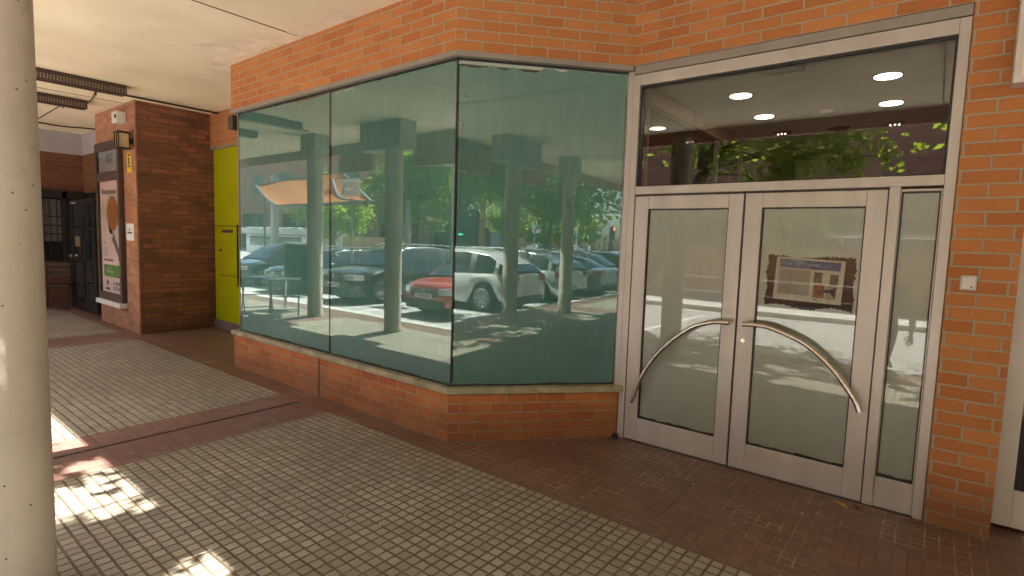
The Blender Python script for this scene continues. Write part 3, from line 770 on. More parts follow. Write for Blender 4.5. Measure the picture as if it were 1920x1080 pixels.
# lime stone course at the foot of side face
s = MB(); rnd = random.Random(3); y = 2.95
while y < 3.9:
    wd = rnd.uniform(.10,.22); s.box(-9.51,-9.488,y,y+wd-.015,.01,rnd.uniform(.11,.15)); y += wd
s.build('foot_course', M['brick_dark'], pil, bevel=.006)
# lintel and yellow door behind
yl = thing('recess_wall', 'orange brick lintel wall above the lime yellow door', 'wall', (-8,3.97,0))
s = MB(); s.box(-9.49,XL+.2,3.97,4.2,2.97,ZC); s.build('lintel', M['brick'], yl)
s = MB(); s.box(-9.49,XL+.2,3.965,4.1,2.93,2.968); s.build('trim', M['trim'], yl)
yd = thing('yellow_door', 'glossy lime yellow metal door with letter slot beside the dark brick pier', 'door', (-8.6,4.0,0))
s = MB(); s.box(-9.45,-7.9,4.0,4.05,1.70,2.93); s.box(-9.45,-9.30,4.0,4.05,.14,1.69); s.build('upper_panel', M['yellow'], yd, bevel=.004)
s = MB(); s.box(-9.29,-8.62,3.99,4.04,.90,1.69); s.build('hatch', M['yellow'], yd, bevel=.005)
s = MB(); s.box(-9.29,-7.9,4.0,4.05,.14,.89); s.box(-8.61,-7.9,4.0,4.05,.9,1.69); s.build('lower_panel', M['yellow'], yd, bevel=.004)
s = MB(); s.box(-9.15,-8.78,3.983,3.991,1.585,1.63); s.build('letter_slot', M['dark_brown'], yd)
s = MB(); s.box(-9.17,-8.76,3.978,3.992,1.635,1.648); s.build('slot_flap', M['yellow'], yd)
s = MB(); s.lathe([(.02,0),(.02,-.02)],(-9.2,3.99,1.30),12,axis='y'); s.build('lock', M['dark'], yd)
s = MB(); s.box(-9.49,XL+.2,3.99,4.06,0,.135); s.build('skirting', M['grey_paint'], yd)
s = MB(); s.box(-9.49,XL+.2,4.06,4.1,0,2.93); s.build('back', M['dark'], yd)
s = MB(); s.box(-8.612,-8.60,3.97,3.988,.75,1.72); s.build('edge_bar', M['dark'], yd)
# small dark box high beside the bay
s = MB(); s.box(-6.66,-6.545,2.985,3.10,2.80,2.955)
bxo = tag(s.build('junction_box', M['dark_brown'], bevel=.004), 'small dark brown box fixed under the brick band at the bay end', 'box')

# pilaster furniture
YPf = 2.91
lb = thing('menu_lightbox', 'tall narrow menu display case with food poster on the brick pier', 'display case', (-10.6,YPf,.45))
s = MB(); frame_rect(s,-11.20,-10.02,.42,2.98,.09,.09,.12,.14,YPf-.07,YPf-.002); s.box(-11.11,-10.11,YPf-.068,YPf-.002,2.36,2.50); s.build('frame', M['dark_brown'], lb, bevel=.006)
s = MB(); s.box(-11.22,-10.0,YPf-.11,YPf-.002,.34,.418); s.build('ledge', M['white'], lb, bevel=.008)
s = MB(); s.face([(-11.11,YPf-.03,.54),(-10.11,YPf-.03,.54),(-10.11,YPf-.03,2.36),(-11.11,YPf-.03,2.36)]); ps = s.build('poster', M['poster_pink'], lb)
s = MB(); s.face([(-11.11,YPf-.03,2.5),(-10.11,YPf-.03,2.5),(-10.11,YPf-.03,2.84),(-11.11,YPf-.03,2.84)]); s.build('header_pane', M['grey_metal'], lb)
text('lettering','RST',.19,(-10.72,YPf-.034,2.71),WALLROT,M['ink'],lb)
def disc(mb, cx0, cz0, r, y, n=28, sx=1, mi=0):
    mb.face([(cx0+sx*r*math.cos(2*math.pi*i/n), y, cz0+r*math.sin(2*math.pi*i/n)) for i in range(n)], mi)
s = MB(); disc(s,-10.52,1.84,.34,YPf-.032,sx=1.0); s.face([(-10.82,YPf-.032,1.95),(-10.60,YPf-.032,1.30),(-10.52,YPf-.032,1.42),(-10.58,YPf-.032,1.80)]); s.build('plate_picture', M['white'], ps)
s = MB(); disc(s,-10.49,1.84,.28,YPf-.034,sx=.98); s.build('dish_picture', M['orange_print'], ps)
s = MB(); s.face([(-10.56,YPf-.0345,1.42),(-10.46,YPf-.0345,1.52),(-10.13,YPf-.0345,1.16),(-10.13,YPf-.0345,1.02)]); s.build('fork_picture', M['grey_paint'], ps)
s = MB(); s.face([(-10.26,YPf-.036,1.28),(-10.12,YPf-.036,1.28),(-10.12,YPf-.036,1.04),(-10.26,YPf-.036,1.10)]); s.build('red_tab', M['redlens'], ps)
s = MB(); s.face([(-11.0,YPf-.034,.80),(-10.14,YPf-.034,.80),(-10.14,YPf-.034,1.00),(-11.0,YPf-.034,1.00)]); s.build('green_banner', M['green_print'], ps)
text('lettering','Restaurante',.13,(-10.98,YPf-.036,2.19),WALLROT,M['ink'],ps,shear=.3,sx=1.1)
text('lettering','Servicio a',.045,(-10.80,YPf-.037,.955),WALLROT,M['ink_white'],ps)
text('lettering','Domicilio',.085,(-10.86,YPf-.037,.895),WALLROT,M['ink_white'],ps)
text('lettering','EL MEJOR\nRESTAURANTE',.082,(-10.55,YPf-.037,.66),WALLROT,M['ink'],ps)
text('lettering','www.restaurante',.066,(-10.97,YPf-.037,1.08),WALLROT,M['ink'],ps)
text('lettering','Menu',.05,(-10.97,YPf-.037,1.36),WALLROT,M['brown_print'],ps)
s = MB(); s.face([(-10.95,YPf-.035,1.16),(-10.80,YPf-.035,1.16),(-10.80,YPf-.035,1.29),(-10.95,YPf-.035,1.29)]); s.build('sticker_print', M['white'], ps)
s = MB(); s.face([(-11.0,YPf-.035,1.78),(-10.93,YPf-.035,1.78),(-10.93,YPf-.035,2.0),(-11.0,YPf-.035,2.0)]); s.build('side_print', M['white'], ps)
s = MB(); disc(s,-10.83,.70,.05,YPf-.035,sx=.8); s.face([(-10.93,YPf-.035,.58),(-10.72,YPf-.035,.58),(-10.72,YPf-.035,.62),(-10.93,YPf-.035,.62)]); s.build('emblem_print', M['ink'], ps)
s = MB(); s.face([(-11.11,YPf-.062,.54),(-10.11,YPf-.062,.54),(-10.11,YPf-.062,2.84),(-11.11,YPf-.062,2.84)]); s.build('glass_front', glassmat('thin_cover_glass', 1.3, (.98,.98,.98)), lb)
# lantern
ln = thing('wall_lantern','small black iron wall lantern with amber glass above the menu case','lamp',(-9.72,YPf,2.9))
s = MB(); LX = -9.60
for dx in (-.075,0,.075):
    for yy in (YPf-.20,YPf-.06): s.box(LX+dx-.006,LX+dx+.006,yy-.006,yy+.006,2.79,3.0)
s.box(LX-.09,LX+.09,YPf-.215,YPf-.045,2.775,2.792); s.box(LX-.095,LX+.095,YPf-.22,YPf-.04,2.998,3.012); s.box(LX-.07,LX+.07,YPf-.19,YPf-.06,3.012,3.03); s.box(LX-.03,LX+.03,YPf-.05,YPf-.002,2.86,2.94)
s.build('cage', M['iron'], ln)
s = MB(); s.box(LX-.068,LX+.068,YPf-.194,YPf-.066,2.793,2.997); s.build('glass_shade', M['lamp_glass'], ln)
# camera / alarm box
al = thing('alarm_box','small white alarm box high on the faded brick front','alarm',(-9.93,YPf,3.28))
s = MB(); s.box(-10.05,-9.82,YPf-.13,YPf-.002,3.19,3.36); s.build('housing', M['white'], al, bevel=.012)
s = MB(); s.lathe([(.03,0),(.03,-.01)],(-9.86,YPf-.13,3.28),14,axis='y'); s.build('lens', M['ink'], al)
# yellow sign
ys = thing('warning_sign','small yellow warning sign with black figure on the faded brick front','sign',(-9.73,YPf,2.6))
s = MB(); s.box(-9.83,-9.64,YPf-.008,YPf-.002,2.45,2.74); s.build('plate', M['yellow_sign'], ys)
s = MB(); s.box(-9.80,-9.67,YPf-.0095,YPf-.0075,2.70,2.725); s.box(-9.81,-9.66,YPf-.0095,YPf-.0075,2.535,2.555)
pl2 = [(-9.76,2.69),(-9.71,2.66),(-9.73,2.63),(-9.69,2.61),(-9.74,2.58),(-9.70,2.565),(-9.78,2.565),(-9.79,2.60),(-9.755,2.62),(-9.79,2.65)]
polyplane(s, pl2, [], lambda a,z:(a,YPf-.010,z)); s.build('figure', M['ink'], ys)
wp = thing('paper_notice','white paper sheet with scribbled drawing taped to the faded brick front','notice',(-9.8,YPf,1.55))
s = MB(); s.box(-9.965,-9.635,YPf-.006,YPf-.002,1.42,1.68); s.build('sheet', M['ink_white'], wp)
s = MB(); pts=[(-9.90+.014*i, YPf-.008, 1.54+.018*math.sin(i*2.1)) for i in range(15)]; s.tube(pts,.0035,5); s.tube([(-9.83,YPf-.008,1.57),(-9.80,YPf-.008,1.61),(-9.77,YPf-.008,1.57)],.0035,5); s.build('scribble', M['ink'], wp)

# ceiling light troughs and conduits
def trough(x, y0, y1, lab, holes=True):
    t = thing('light_trough', lab, 'ceiling light', (x,(y0+y1)/2,ZC), group='brown light troughs on the arcade ceiling')
    w2, zb = .09, ZC-.125
    s = MB(); s.box(x-w2,x+w2,y0,y1,zb,ZC-.002)
    s.build('housing', M['dark_brown'], t, bevel=.003)
    s = MB()
    n = int((y1-y0)/.032)
    for i in range(n):
        for r in range(3):
            yy = y0+.02+i*.032; zz = zb+.016+r*.021
            s.face([(x+w2+.0015,yy,zz),(x+w2+.0015,yy+.015,zz),(x+w2+.0015,yy+.015,zz+.010),(x+w2+.0015,yy,zz+.010)])
    s.build('perforation', M['beige_board'], t)
    return t
trough(-8.75,.9,2.58,'perforated dark brown light trough nearest, upper left of the ceiling')
trough(-10.3,.9,2.53,'dark brown light trough second from the camera, below the first')
trough(-13.1,.9,2.45,'dark brown light trough farthest away beside the near column')
s = MB(); s.tube([(-9.15,.5,ZC-.03),(-9.15,3.96,ZC-.03)],.014,8)
tag(s.build('conduit', M['iron'], smooth=True), 'straight black conduit across the ceiling above the brick pier', 'cable', 'black cables on the arcade ceiling')
s = MB(); s.tube(spline([(-13.0,2.4,ZC-.03),(-12.9,2.8,ZC-.05),(-12.8,3.2,ZC-.035),(-12.6,3.9,ZC-.03)],6),.013,8)
tag(s.build('conduit', M['iron'], smooth=True), 'sagging black cable behind the farthest light trough', 'cable', 'black cables on the arcade ceiling')
s = MB(); s.tube(spline([(-9.10,2.35,ZC-.12),(-9.2,2.38,ZC-.04),(-9.6,2.46,ZC-.01),(-9.95,2.52,ZC-.02),(-10.25,2.52,ZC-.06)],6),.008,6)
tag(s.build('cable', M['dark_brown'], smooth=True), 'thin brown cable hanging between the first and second light troughs', 'cable', 'thin cables between the light troughs')
s = MB(); s.tube(spline([(-10.5,2.3,ZC-.12),(-10.9,2.36,ZC-.03),(-11.8,2.40,ZC-.01),(-12.6,2.42,ZC-.02),(-13.0,2.42,ZC-.06)],6),.008,6)
tag(s.build('cable', M['dark_brown'], smooth=True), 'thin brown cable hanging between the second and third light troughs', 'cable', 'thin cables between the light troughs')

# back of the arcade: bar with grilles
bk = thing('bar_wall','brick wall of a bar with dark barred windows at the far end','wall',(-14,3,0))
s = MB(); s.box(-14.3,-14.0,-.5,3.35,2.31,3.07); s.box(-14.0,-11.35,3.35,3.5,2.31,3.07); s.box(-14.3,-14.0,-.5,3.35,0,.9); s.build('brickwork', M['brick_bar'], bk)
s = MB(); s.box(-14.3,-14.0,-.5,3.35,3.07,ZC); s.box(-14.0,-11.35,3.35,3.5,3.07,ZC); s.box(-14.2,-13.995,3.3,3.5,3.072,ZC-.002); s.build('plaster_band', M['plaster'], bk)
s = MB(); s.box(-14.3,-13.99,3.3,3.6,0,3.06); s.build('corner_pier', M['brick_bar'], bk)
s = MB(); s.box(-14.25,-14.1,-.5,3.35,.9,2.31); s.box(-14.0,-11.35,3.40,3.5,0,2.31); s.build('dark_backing', M['dark'], bk)
wn_ = MB()
for (y0,y1) in ((1.95,2.5),(2.60,2.98)):
    wn_.box(-14.1,-14.06,y0,y1,1.30,2.14)
wn_.build('curtained_pane', simple('grey_curtain', (.22,.21,.20), .9, var=.25, nscale=4, stretch=(1,8,.3)), bk)
gr = thing('window_grille','black iron window grille with square bars on the bar front','grille',(-13.9,2.6,.9))
s = MB()
for i in range(14): s.box(-13.97,-13.95,1.9+i*.11-.008,1.9+i*.11+.008,.9,2.30)
for z in (1.0,1.45,1.62,1.80,2.22): s.box(-13.975,-13.945,1.85,3.35,z-.012,z+.012)
s.build('bars', M['iron'], gr)
s = MB(); s.box(-13.99,-13.93,1.85,1.95,.9,2.3); s.box(-13.99,-13.93,2.5,2.6,.9,2.3); s.box(-13.99,-13.93,2.98,3.06,.9,2.3); s.box(-13.99,-13.93,1.85,3.35,2.18,2.32); s.build('frame', M['dark'], gr)
dl = thing('open_door','open dark glazed iron door leaf beside the menu case','door',(-12.6,2.95,0))
s = MB(); DX0,DX1,DY = -13.55,-11.9,3.02
frame_rect(s,DX0,DX1,.03,2.13,.14,.10,.16,.10,DY-.03,DY+.03); s.box(DX0+.14,DX1-.10,DY-.025,DY+.025,.95,1.03); s.box(DX0+.14,DX1-.1,DY-.025,DY+.025,1.55,1.60)
s.box((DX0+DX1)/2-.02,(DX0+DX1)/2+.02,DY-.025,DY+.025,.19,2.03); s.build('frame', M['iron'], dl)
s = MB(); s.box(DX0+.14,DX1-.10,DY-.004,DY+.004,.19,2.03); s.build('glass_pane', M['carglass'], dl)
s = MB(); s.box(DX0+.03,DX0+.12,DY-.07,DY-.03,1.00,1.06); s.build('handle', M['steel'], dl)
s = MB(); s.box(DX0+.22,DX0+.50,DY-.034,DY-.028,2.05,2.075); s.build('label_strip', M['white'], dl)
s = MB(); s.box(DX0+.3,DX0+.62,DY-.010,DY-.006,1.22,1.42); s.build('sticker', M['brown_print'], dl)
# bar stools / stacked dark chairs in the corner
def terrace_chair(x, y, rz, lab, h=.45):
    t = thing('terrace_chair', lab, 'chair', (x,y,0), rz, 'dark terrace chairs by the bar')
    for sx in (-1,1):
        for sy in (-1,1):
            s = MB(); s.tube([(sx*.2,sy*.2,0),(sx*.18,sy*.18,h)],.012,6); s.build('leg', M['iron'], t, local=True)
    s = MB(); s.box(-.22,.22,-.22,.22,h,h+.03); s.build('seat', M['dark_brown'], t, local=True, bevel=.01)
    s = MB(); s.tube([(-.2,.2,h),(-.2,.26,h+.42)],.012,6); s.tube([(.2,.2,h),(.2,.26,h+.42)],.012,6)
    for zz in (.2,.3,.4): s.box(-.2,.2,.225+zz*.1,.24+zz*.1,h+zz-.03,h+zz+.03)
    s.build('backrest', M['dark_brown'], t, local=True)
    return t
terrace_chair(-13.3,2.1,.4,'dark chair below the barred window, nearest the column')
terrace_chair(-13.4,2.75,1.2,'dark chair beside the open door')

# ------------------------------------------------------------------ floor litter
def leafobj(x, y, sz, mat, lab, rz):
    s = MB(); n = 9; top = []
    outline = [(0,-1),(.35,-.5),(.5,0),(.3,.55),(0,1.1),(-.3,.55),(-.5,0),(-.35,-.5)]
    c0 = (x,y,.006)
    P = [(x+sz*(a*math.cos(rz)-b*math.sin(rz)), y+sz*(a*math.sin(rz)+b*math.cos(rz)), .008+abs(a)*sz*.5+(.01 if b>1 else 0)) for a,b in outline]
    for i in range(8): s.face([c0,P[i],P[(i+1)%8]])
    tag(s.build('dry_leaf', mat, wuv=False), lab, 'leaf', 'dry leaves on the paving by the doors')
leafobj(-.36,3.88,.05,M['deadleaf'],'yellow dry leaf at the foot of the right door leaf',1.1)
leafobj(-.27,3.90,.045,M['deadleaf2'],'brown curled leaf beside the yellow leaf',.4)
leafobj(.01,3.93,.05,M['deadleaf2'],'reddish brown leaf at the foot of the brick pillar',1.9)
leafobj(-2.35,3.30,.02,M['deadleaf2'],'tiny dark leaf scrap in front of the angled plinth',.3)
lit = MB(); rnd = random.Random(21)
for i in range(150):
    if i < 60: x, y = rnd.uniform(-3.5,.3), rnd.uniform(2.5,3.9)
    else: x, y = rnd.uniform(-10,-1), rnd.uniform(.8,3.6)
    if y > 2.9 and x < -2 and y > 2.9 + max(0,(x+2.93))*1.1: continue
    r0 = rnd.uniform(.003,.009); a = rnd.uniform(0,3)
    lit.face([(x+r0*math.cos(a+q*1.57)*rnd.uniform(.5,1), y+r0*math.sin(a+q*1.57), .004+rnd.uniform(0,.003)) for q in range(4)])
tag(lit.build('litter_specks', M['litter'], wuv=False), kind='stuff')

#%%STREET%%
# ------------------------------------------------------------------ cars
def paint(name, c, rough=.22):
    return simple(name, c, rough, 0, var=.03, nscale=1.5, coat=1.0)
M['p_black'] = paint('black_car_paint', (.014,.020,.022)); M['p_grey'] = paint('dark_grey_car_paint', (.035,.045,.05))
M['p_red'] = paint('red_car_paint', (.50,.035,.03)); M['p_white'] = paint('white_car_paint', (.62,.63,.62))
M['p_silver'] = simple('silver_car_paint', (.42,.45,.46), .28, .5, var=.03, coat=1.0); M['p_blue'] = simple('grey_blue_car_paint', (.20,.27,.31), .28, .4, var=.03, coat=1.0)
M['p_teal'] = simple('teal_grey_car_paint', (.12,.19,.20), .28, .4, var=.03, coat=1.0)
STY = {  # x from rear (0) to nose (1): hood/boot height, cabin stations
 'suv': dict(L=4.4, W=1.82, H=1.53, hood=.95, tail=1.00, cab=[(.015,1.00),(.065,1.18),(.17,1.44),(.34,1.53),(.54,1.52),(.65,1.39),(.76,.98)], wr=.35),
 'hatch': dict(L=4.0, W=1.74, H=1.40, hood=.86, tail=.92, cab=[(.02,.94),(.11,1.28),(.32,1.40),(.54,1.39),(.65,1.26),(.78,.89)], wr=.31),
 'sedan': dict(L=4.5, W=1.78, H=1.36, hood=.84, tail=.93, cab=[(.11,.95),(.26,1.26),(.40,1.36),(.56,1.35),(.66,1.23),(.78,.87)], wr=.32)}
def car(label, style, pm, loc, rz):
    """nose toward local +x, wheels on z = 0"""
    S = STY[style]; L, W, H = S['L'], S['W'], S['H']
    t = thing('parked_car', label, 'car', loc, rz, 'cars parked along the kerb')
    X = lambda u: (u-.5)*L
    wx = (X(.185), X(.805)); wr = S['wr']
    # lower body loft
    us = [0,.012,.04,.09,.13,.16,.20,.24,.30,.45,.60,.70,.75,.79,.83,.87,.91,.95,.98,.993,1]
    def top(u):
        if u > .74: 
            k_ = (u-.74)/.26; return S['hood'] - .16*k_**1.6 - (.14 if u > .985 else 0) - (.06 if u > .97 else 0)
        if u < .10: return S['tail'] - .06*(1-u/.10) - (.05 if u < .01 else 0)
        return S['tail'] + (S['hood']-S['tail'])*min(1,(u-.1)/.64)
    def hw(u):
        e = 1 - .10*max(0,(.06-u)/.06)**1.5 - .24*max(0,(u-.86)/.14)**2.2
        return W/2*e
    s = MB(); rings = []
    for u in us:
        x = X(u); h = hw(u); tp = top(u); zb = .22 + .06*max(0,(u-.95)/.05) + .05*max(0,(.04-u)/.04)
        for wxx in wx:
            d = abs(x-wxx)
            if d < wr+.07: zb = max(zb, math.sqrt((wr+.07)**2-d*d)+wr-.02)
        zb = min(zb, tp-.12)
        mid = .55*tp+.45*.5
        half = [(h*.92,zb),(h*.985,zb+ (tp-zb)*.22),(h,(zb+tp)/2),(h*.975,tp-.10),(h*.90,tp-.015),(h*.5,tp+.022),(0,tp+.03)]
        full = [(-a,z) for a,z in half] + [(a,z) for a,z in reversed(half[:-1])]
        rings.append([s.vert((x,a,z)) for a,z in full])
    n = len(rings[0])
    for A,B in zip(rings,rings[1:]):
        for k_ in range(n-1):
            s.f.append((A[k_],A[k_+1],B[k_+1],B[k_])); s.m.append(0)
    s.f.append(tuple(rings[0])); s.m.append(0); s.f.append(tuple(reversed(rings[-1]))); s.m.append(0)
    # cabin loft: pillars and roof painted, windows glass
    cb = S['cab']; cr = []
    st = []
    for (u0,z0),(u1,z1) in zip(cb,cb[1:]):
        for q in range(4):
            f = q/4; st.append((u0+(u1-u0)*f, z0+(z1-z0)*f))
    st.append(cb[-1])
    zmax = max(z for u,z in cb)
    for u,z in st:
        x = X(u); bz = top(u)-.02; f = max(0,min(1,(z-bz)/(zmax-bz)))
        hb = hw(u)*.93; ht = hb - (.22*(z-bz)/.6)*1.0
        pts = [(hb,bz),(hb-(hb-ht)*.90,bz+(z-bz)*.88),(ht-.05,z-.01),(ht*.5,z+.015),(0,z+.02)]
        full = [(-a,b) for a,b in pts]+[(a,b) for a,b in reversed(pts[:-1])]
        cr.append([s.vert((x,a,b)) for a,b in full])
    n = len(cr[0])
    for i,(A,B) in enumerate(zip(cr,cr[1:])):
        for k_ in range(n-1):
            side = k_ in (0,n-2)
            mi = 0
            if side: mi = 1 if (2 <= i < len(cr)-3 and i not in (4,5) if style!='suv' else (3 <= i < len(cr)-3 and i not in (5,))) else 0
            if side and i == 10: mi = 2
            if not side and k_ not in (1,n-3):
                if i >= len(cr)-9+1 or i < 4: mi = 1
            s.f.append((A[k_],A[k_+1],B[k_+1],B[k_])); s.m.append(mi)
    body = s.build('body', [M[pm], M['carglass'], M['plastic']], t, local=True, smooth=True, wuv=False, angle=38)
    s = MB(); s.box(X(.03),X(.97),-W*.42,W*.42,.17,.40); s.box(X(.10),X(.80),-W*.36,W*.36,.40,.75); s.build('underbody', M['plastic'], t, local=True, wuv=False)
    for wxx in wx:
        for sy in (-1,1):
            y0 = sy*(W/2-.10)
            s = MB(); s.lathe([(wr*.66,-.10),(wr*.94,-.105),(wr,-.07),(wr,.07),(wr*.94,.105),(wr*.66,.10)],(wxx,y0,wr),28,axis='y')
            wh = s.build('wheel', M['tyre'], t, local=True, smooth=True, wuv=False)
            s = MB()
            s.lathe([(wr*.60,0),(wr*.67,sy*.012),(wr*.69,0)] if sy>0 else [(wr*.69,0),(wr*.67,-.012),(wr*.60,0)],(wxx,y0+sy*.098,wr),28,axis='y')
            for q in range(10):
                a = q*math.pi/5; a2 = a+.13
                s.face([(wxx+r_*math.cos(b_), y0+sy*.113, wr+r_*math.sin(b_)) for r_,b_ in ((wr*.10,a-.35),(wr*.63,a-.06),(wr*.63,a2),(wr*.10,a2+.3))])
            s.build('rim', M['rim'], wh, local=True, wuv=False)
            s = MB(); s.lathe([(wr*.02,0),(wr*.60,0.001)],(wxx,y0+sy*.1055,wr),24,axis='y'); s.build('hub', M['plastic'], wh, local=True, wuv=False)
    zf = top(.96); zt = S['tail']
    for sy in (-1,1):
        s = MB(); s.prism([(X(.93),sy*hw(.93)*1.01),(X(.985),sy*hw(.985)*.98),(X(1.003),sy*hw(1)*.70),(X(.99),sy*hw(1)*.60),(X(.96),sy*hw(.95)*.7)][::sy], zf-.20, zf-.06)
        s.build('headlight', M['clearlens'], t, local=True, wuv=False, bevel=.01)
        s = MB(); s.prism([(X(.055),sy*hw(.055)*1.008),(X(-.004),sy*hw(0)*1.0),(X(-.006),sy*hw(0)*.62),(X(.03),sy*hw(.02)*.6)][::-sy], zt-.22, zt-.07)
        s.build('tail_light', M['redlens'], t, local=True, wuv=False, bevel=.01)
        s = MB(); s.box(X(.655)-.05,X(.655)+.07,sy*(W/2+.02)-.09*(sy<0),sy*(W/2+.02)+.09*(sy>0),S['hood']+.02,S['hood']+.15); s.build('mirror', M[pm], t, local=True, wuv=False, bevel=.03)
        s = MB(); s.tube([(X(.12),sy*(W/2-.28),H-.01),(X(.28),sy*(W/2-.27),H+.045),(X(.52),sy*(W/2-.27),H+.04),(X(.58),sy*(W/2-.28),H-.01)],.012,6); s.build('roof_rail', M['rim'], t, local=True, wuv=False)
    s = MB(); s.box(X(.985),X(1.004),-W*.25,W*.25,zf-.26,zf-.12); s.box(X(.985),X(1.006),-W*.36,W*.36,.28,.40); s.build('grille', M['plastic'], t, local=True, wuv=False, bevel=.01)
    s = MB(); s.lathe([(.02,0),(.05,.006)],(X(1.006),0,zf-.12),14,axis='x'); s.build('badge', M['rim'], t, local=True, wuv=False)
    for xx,d in ((X(1.0)+.025,1),(X(0)-.012,-1)):
        s = MB(); s.box(xx-.006,xx+.006,-.26,.26,.44,.55); pp = s.build('number_plate', M['plate'], t, local=True, wuv=False)
        s = MB()
        for q in range(7): s.box(xx+d*.0065-.001,xx+d*.0065+.001,-.20+q*.058,-.165+q*.058,.465,.525)
        s.build('plate_marks', M['ink'], pp, local=True, wuv=False)
    s = MB(); s.box(X(0)-.004,X(0)+.03,-W*.40,W*.40,.25,.42); s.build('rear_bumper', M['plastic'], t, local=True, wuv=False, bevel=.02)
    return t
def park(label, style, pm, xc, yfront, nose_in=True):
    L = STY[style]['L']
    car(label, style, pm, (xc, yfront - L/2, RZ), R(90) if nose_in else R(-90))
# nose toward the pavement (mirrored in the left panes)
park('black car mirrored at the far left behind the terrace tables', 'hatch','p_grey', -18.5, -2.2)
park('black sedan mirrored between the first and second columns', 'sedan','p_black', -15.5, -2.2)
park('dark teal black off road car mirrored behind the second column', 'suv','p_black', -12.4, -2.2)
park('red hatchback, nose to the kerb, mirrored beside the pane corner', 'hatch','p_red', -8.95, -2.2)
# tail toward the pavement (mirrored in the right pane)
park('white off road car, tail to the kerb, mirrored at the pane corner', 'suv','p_white', 5.42, -1.20, False)
park('silver off road car mirrored between the two right columns', 'suv','p_silver', 8.25, -1.25, False)
park('grey blue sedan mirrored right of the last column', 'sedan','p_blue', 11.05, -1.30, False)
park('teal grey hatchback mirrored at the right edge of the right pane', 'hatch','p_teal', 13.8, -1.6, True)
park('dark grey car at the end of the row of parked cars', 'hatch','p_black', 16.6, -1.6, True)

# ------------------------------------------------------------------ trees
GAPS = [(-3.80,.92,.25),(-3.55,1.08,.12),(-3.72,.62,.12),(-4.05,.75,.10),(-2.50,1.12,.27),(-2.25,1.30,.16),(-3.75,.90,.11),(-3.60,1.05,.13),(-3.88,1.02,.08),(-3.70,.70,.07),(-2.62,1.10,.13),(-2.36,1.20,.13),(-2.15,1.05,.09),
        (-4.35,1.0,.10),(-4.45,.7,.12)]  # floor discs: leaves above are cut away to shape the sun patches
_g = random.Random(77)
for _ in range(46): GAPS.append((_g.uniform(-2.3,3.3), _g.uniform(.25,1.25), _g.uniform(.04,.13)))
for _ in range(22): GAPS.append((_g.uniform(-2.4,.3), _g.uniform(.1,1.2), _g.uniform(.10,.22)))
for _ in range(130): GAPS.append((_g.uniform(-5,4), _g.uniform(-3.2,.2), _g.uniform(.06,.20)))
for _ in range(14): GAPS.append((_g.uniform(.7,2.5), _g.uniform(.55,1.1), _g.uniform(.12,.26)))
def sunny(p):  # true where foliage is left out to let the sun through
    k = p.z/math.tan(SE)/abs(sd.y)*math.hypot(sd.x,sd.y)*abs(sd.y)/math.hypot(sd.x,sd.y)
    x, y = p.x - sd.x/math.hypot(sd.x,sd.y)*p.z/math.tan(SE), p.y - sd.y/math.hypot(sd.x,sd.y)*p.z/math.tan(SE)
    if x < -4.72 and y > -3.5 and not (x > -6.2 and .55 < y < .98): return True
    for gx, gy, gr in GAPS:
        dx, dy = (x-gx)*.75, y-gy
        if dx*dx+dy*dy < gr*gr: return True
    return False
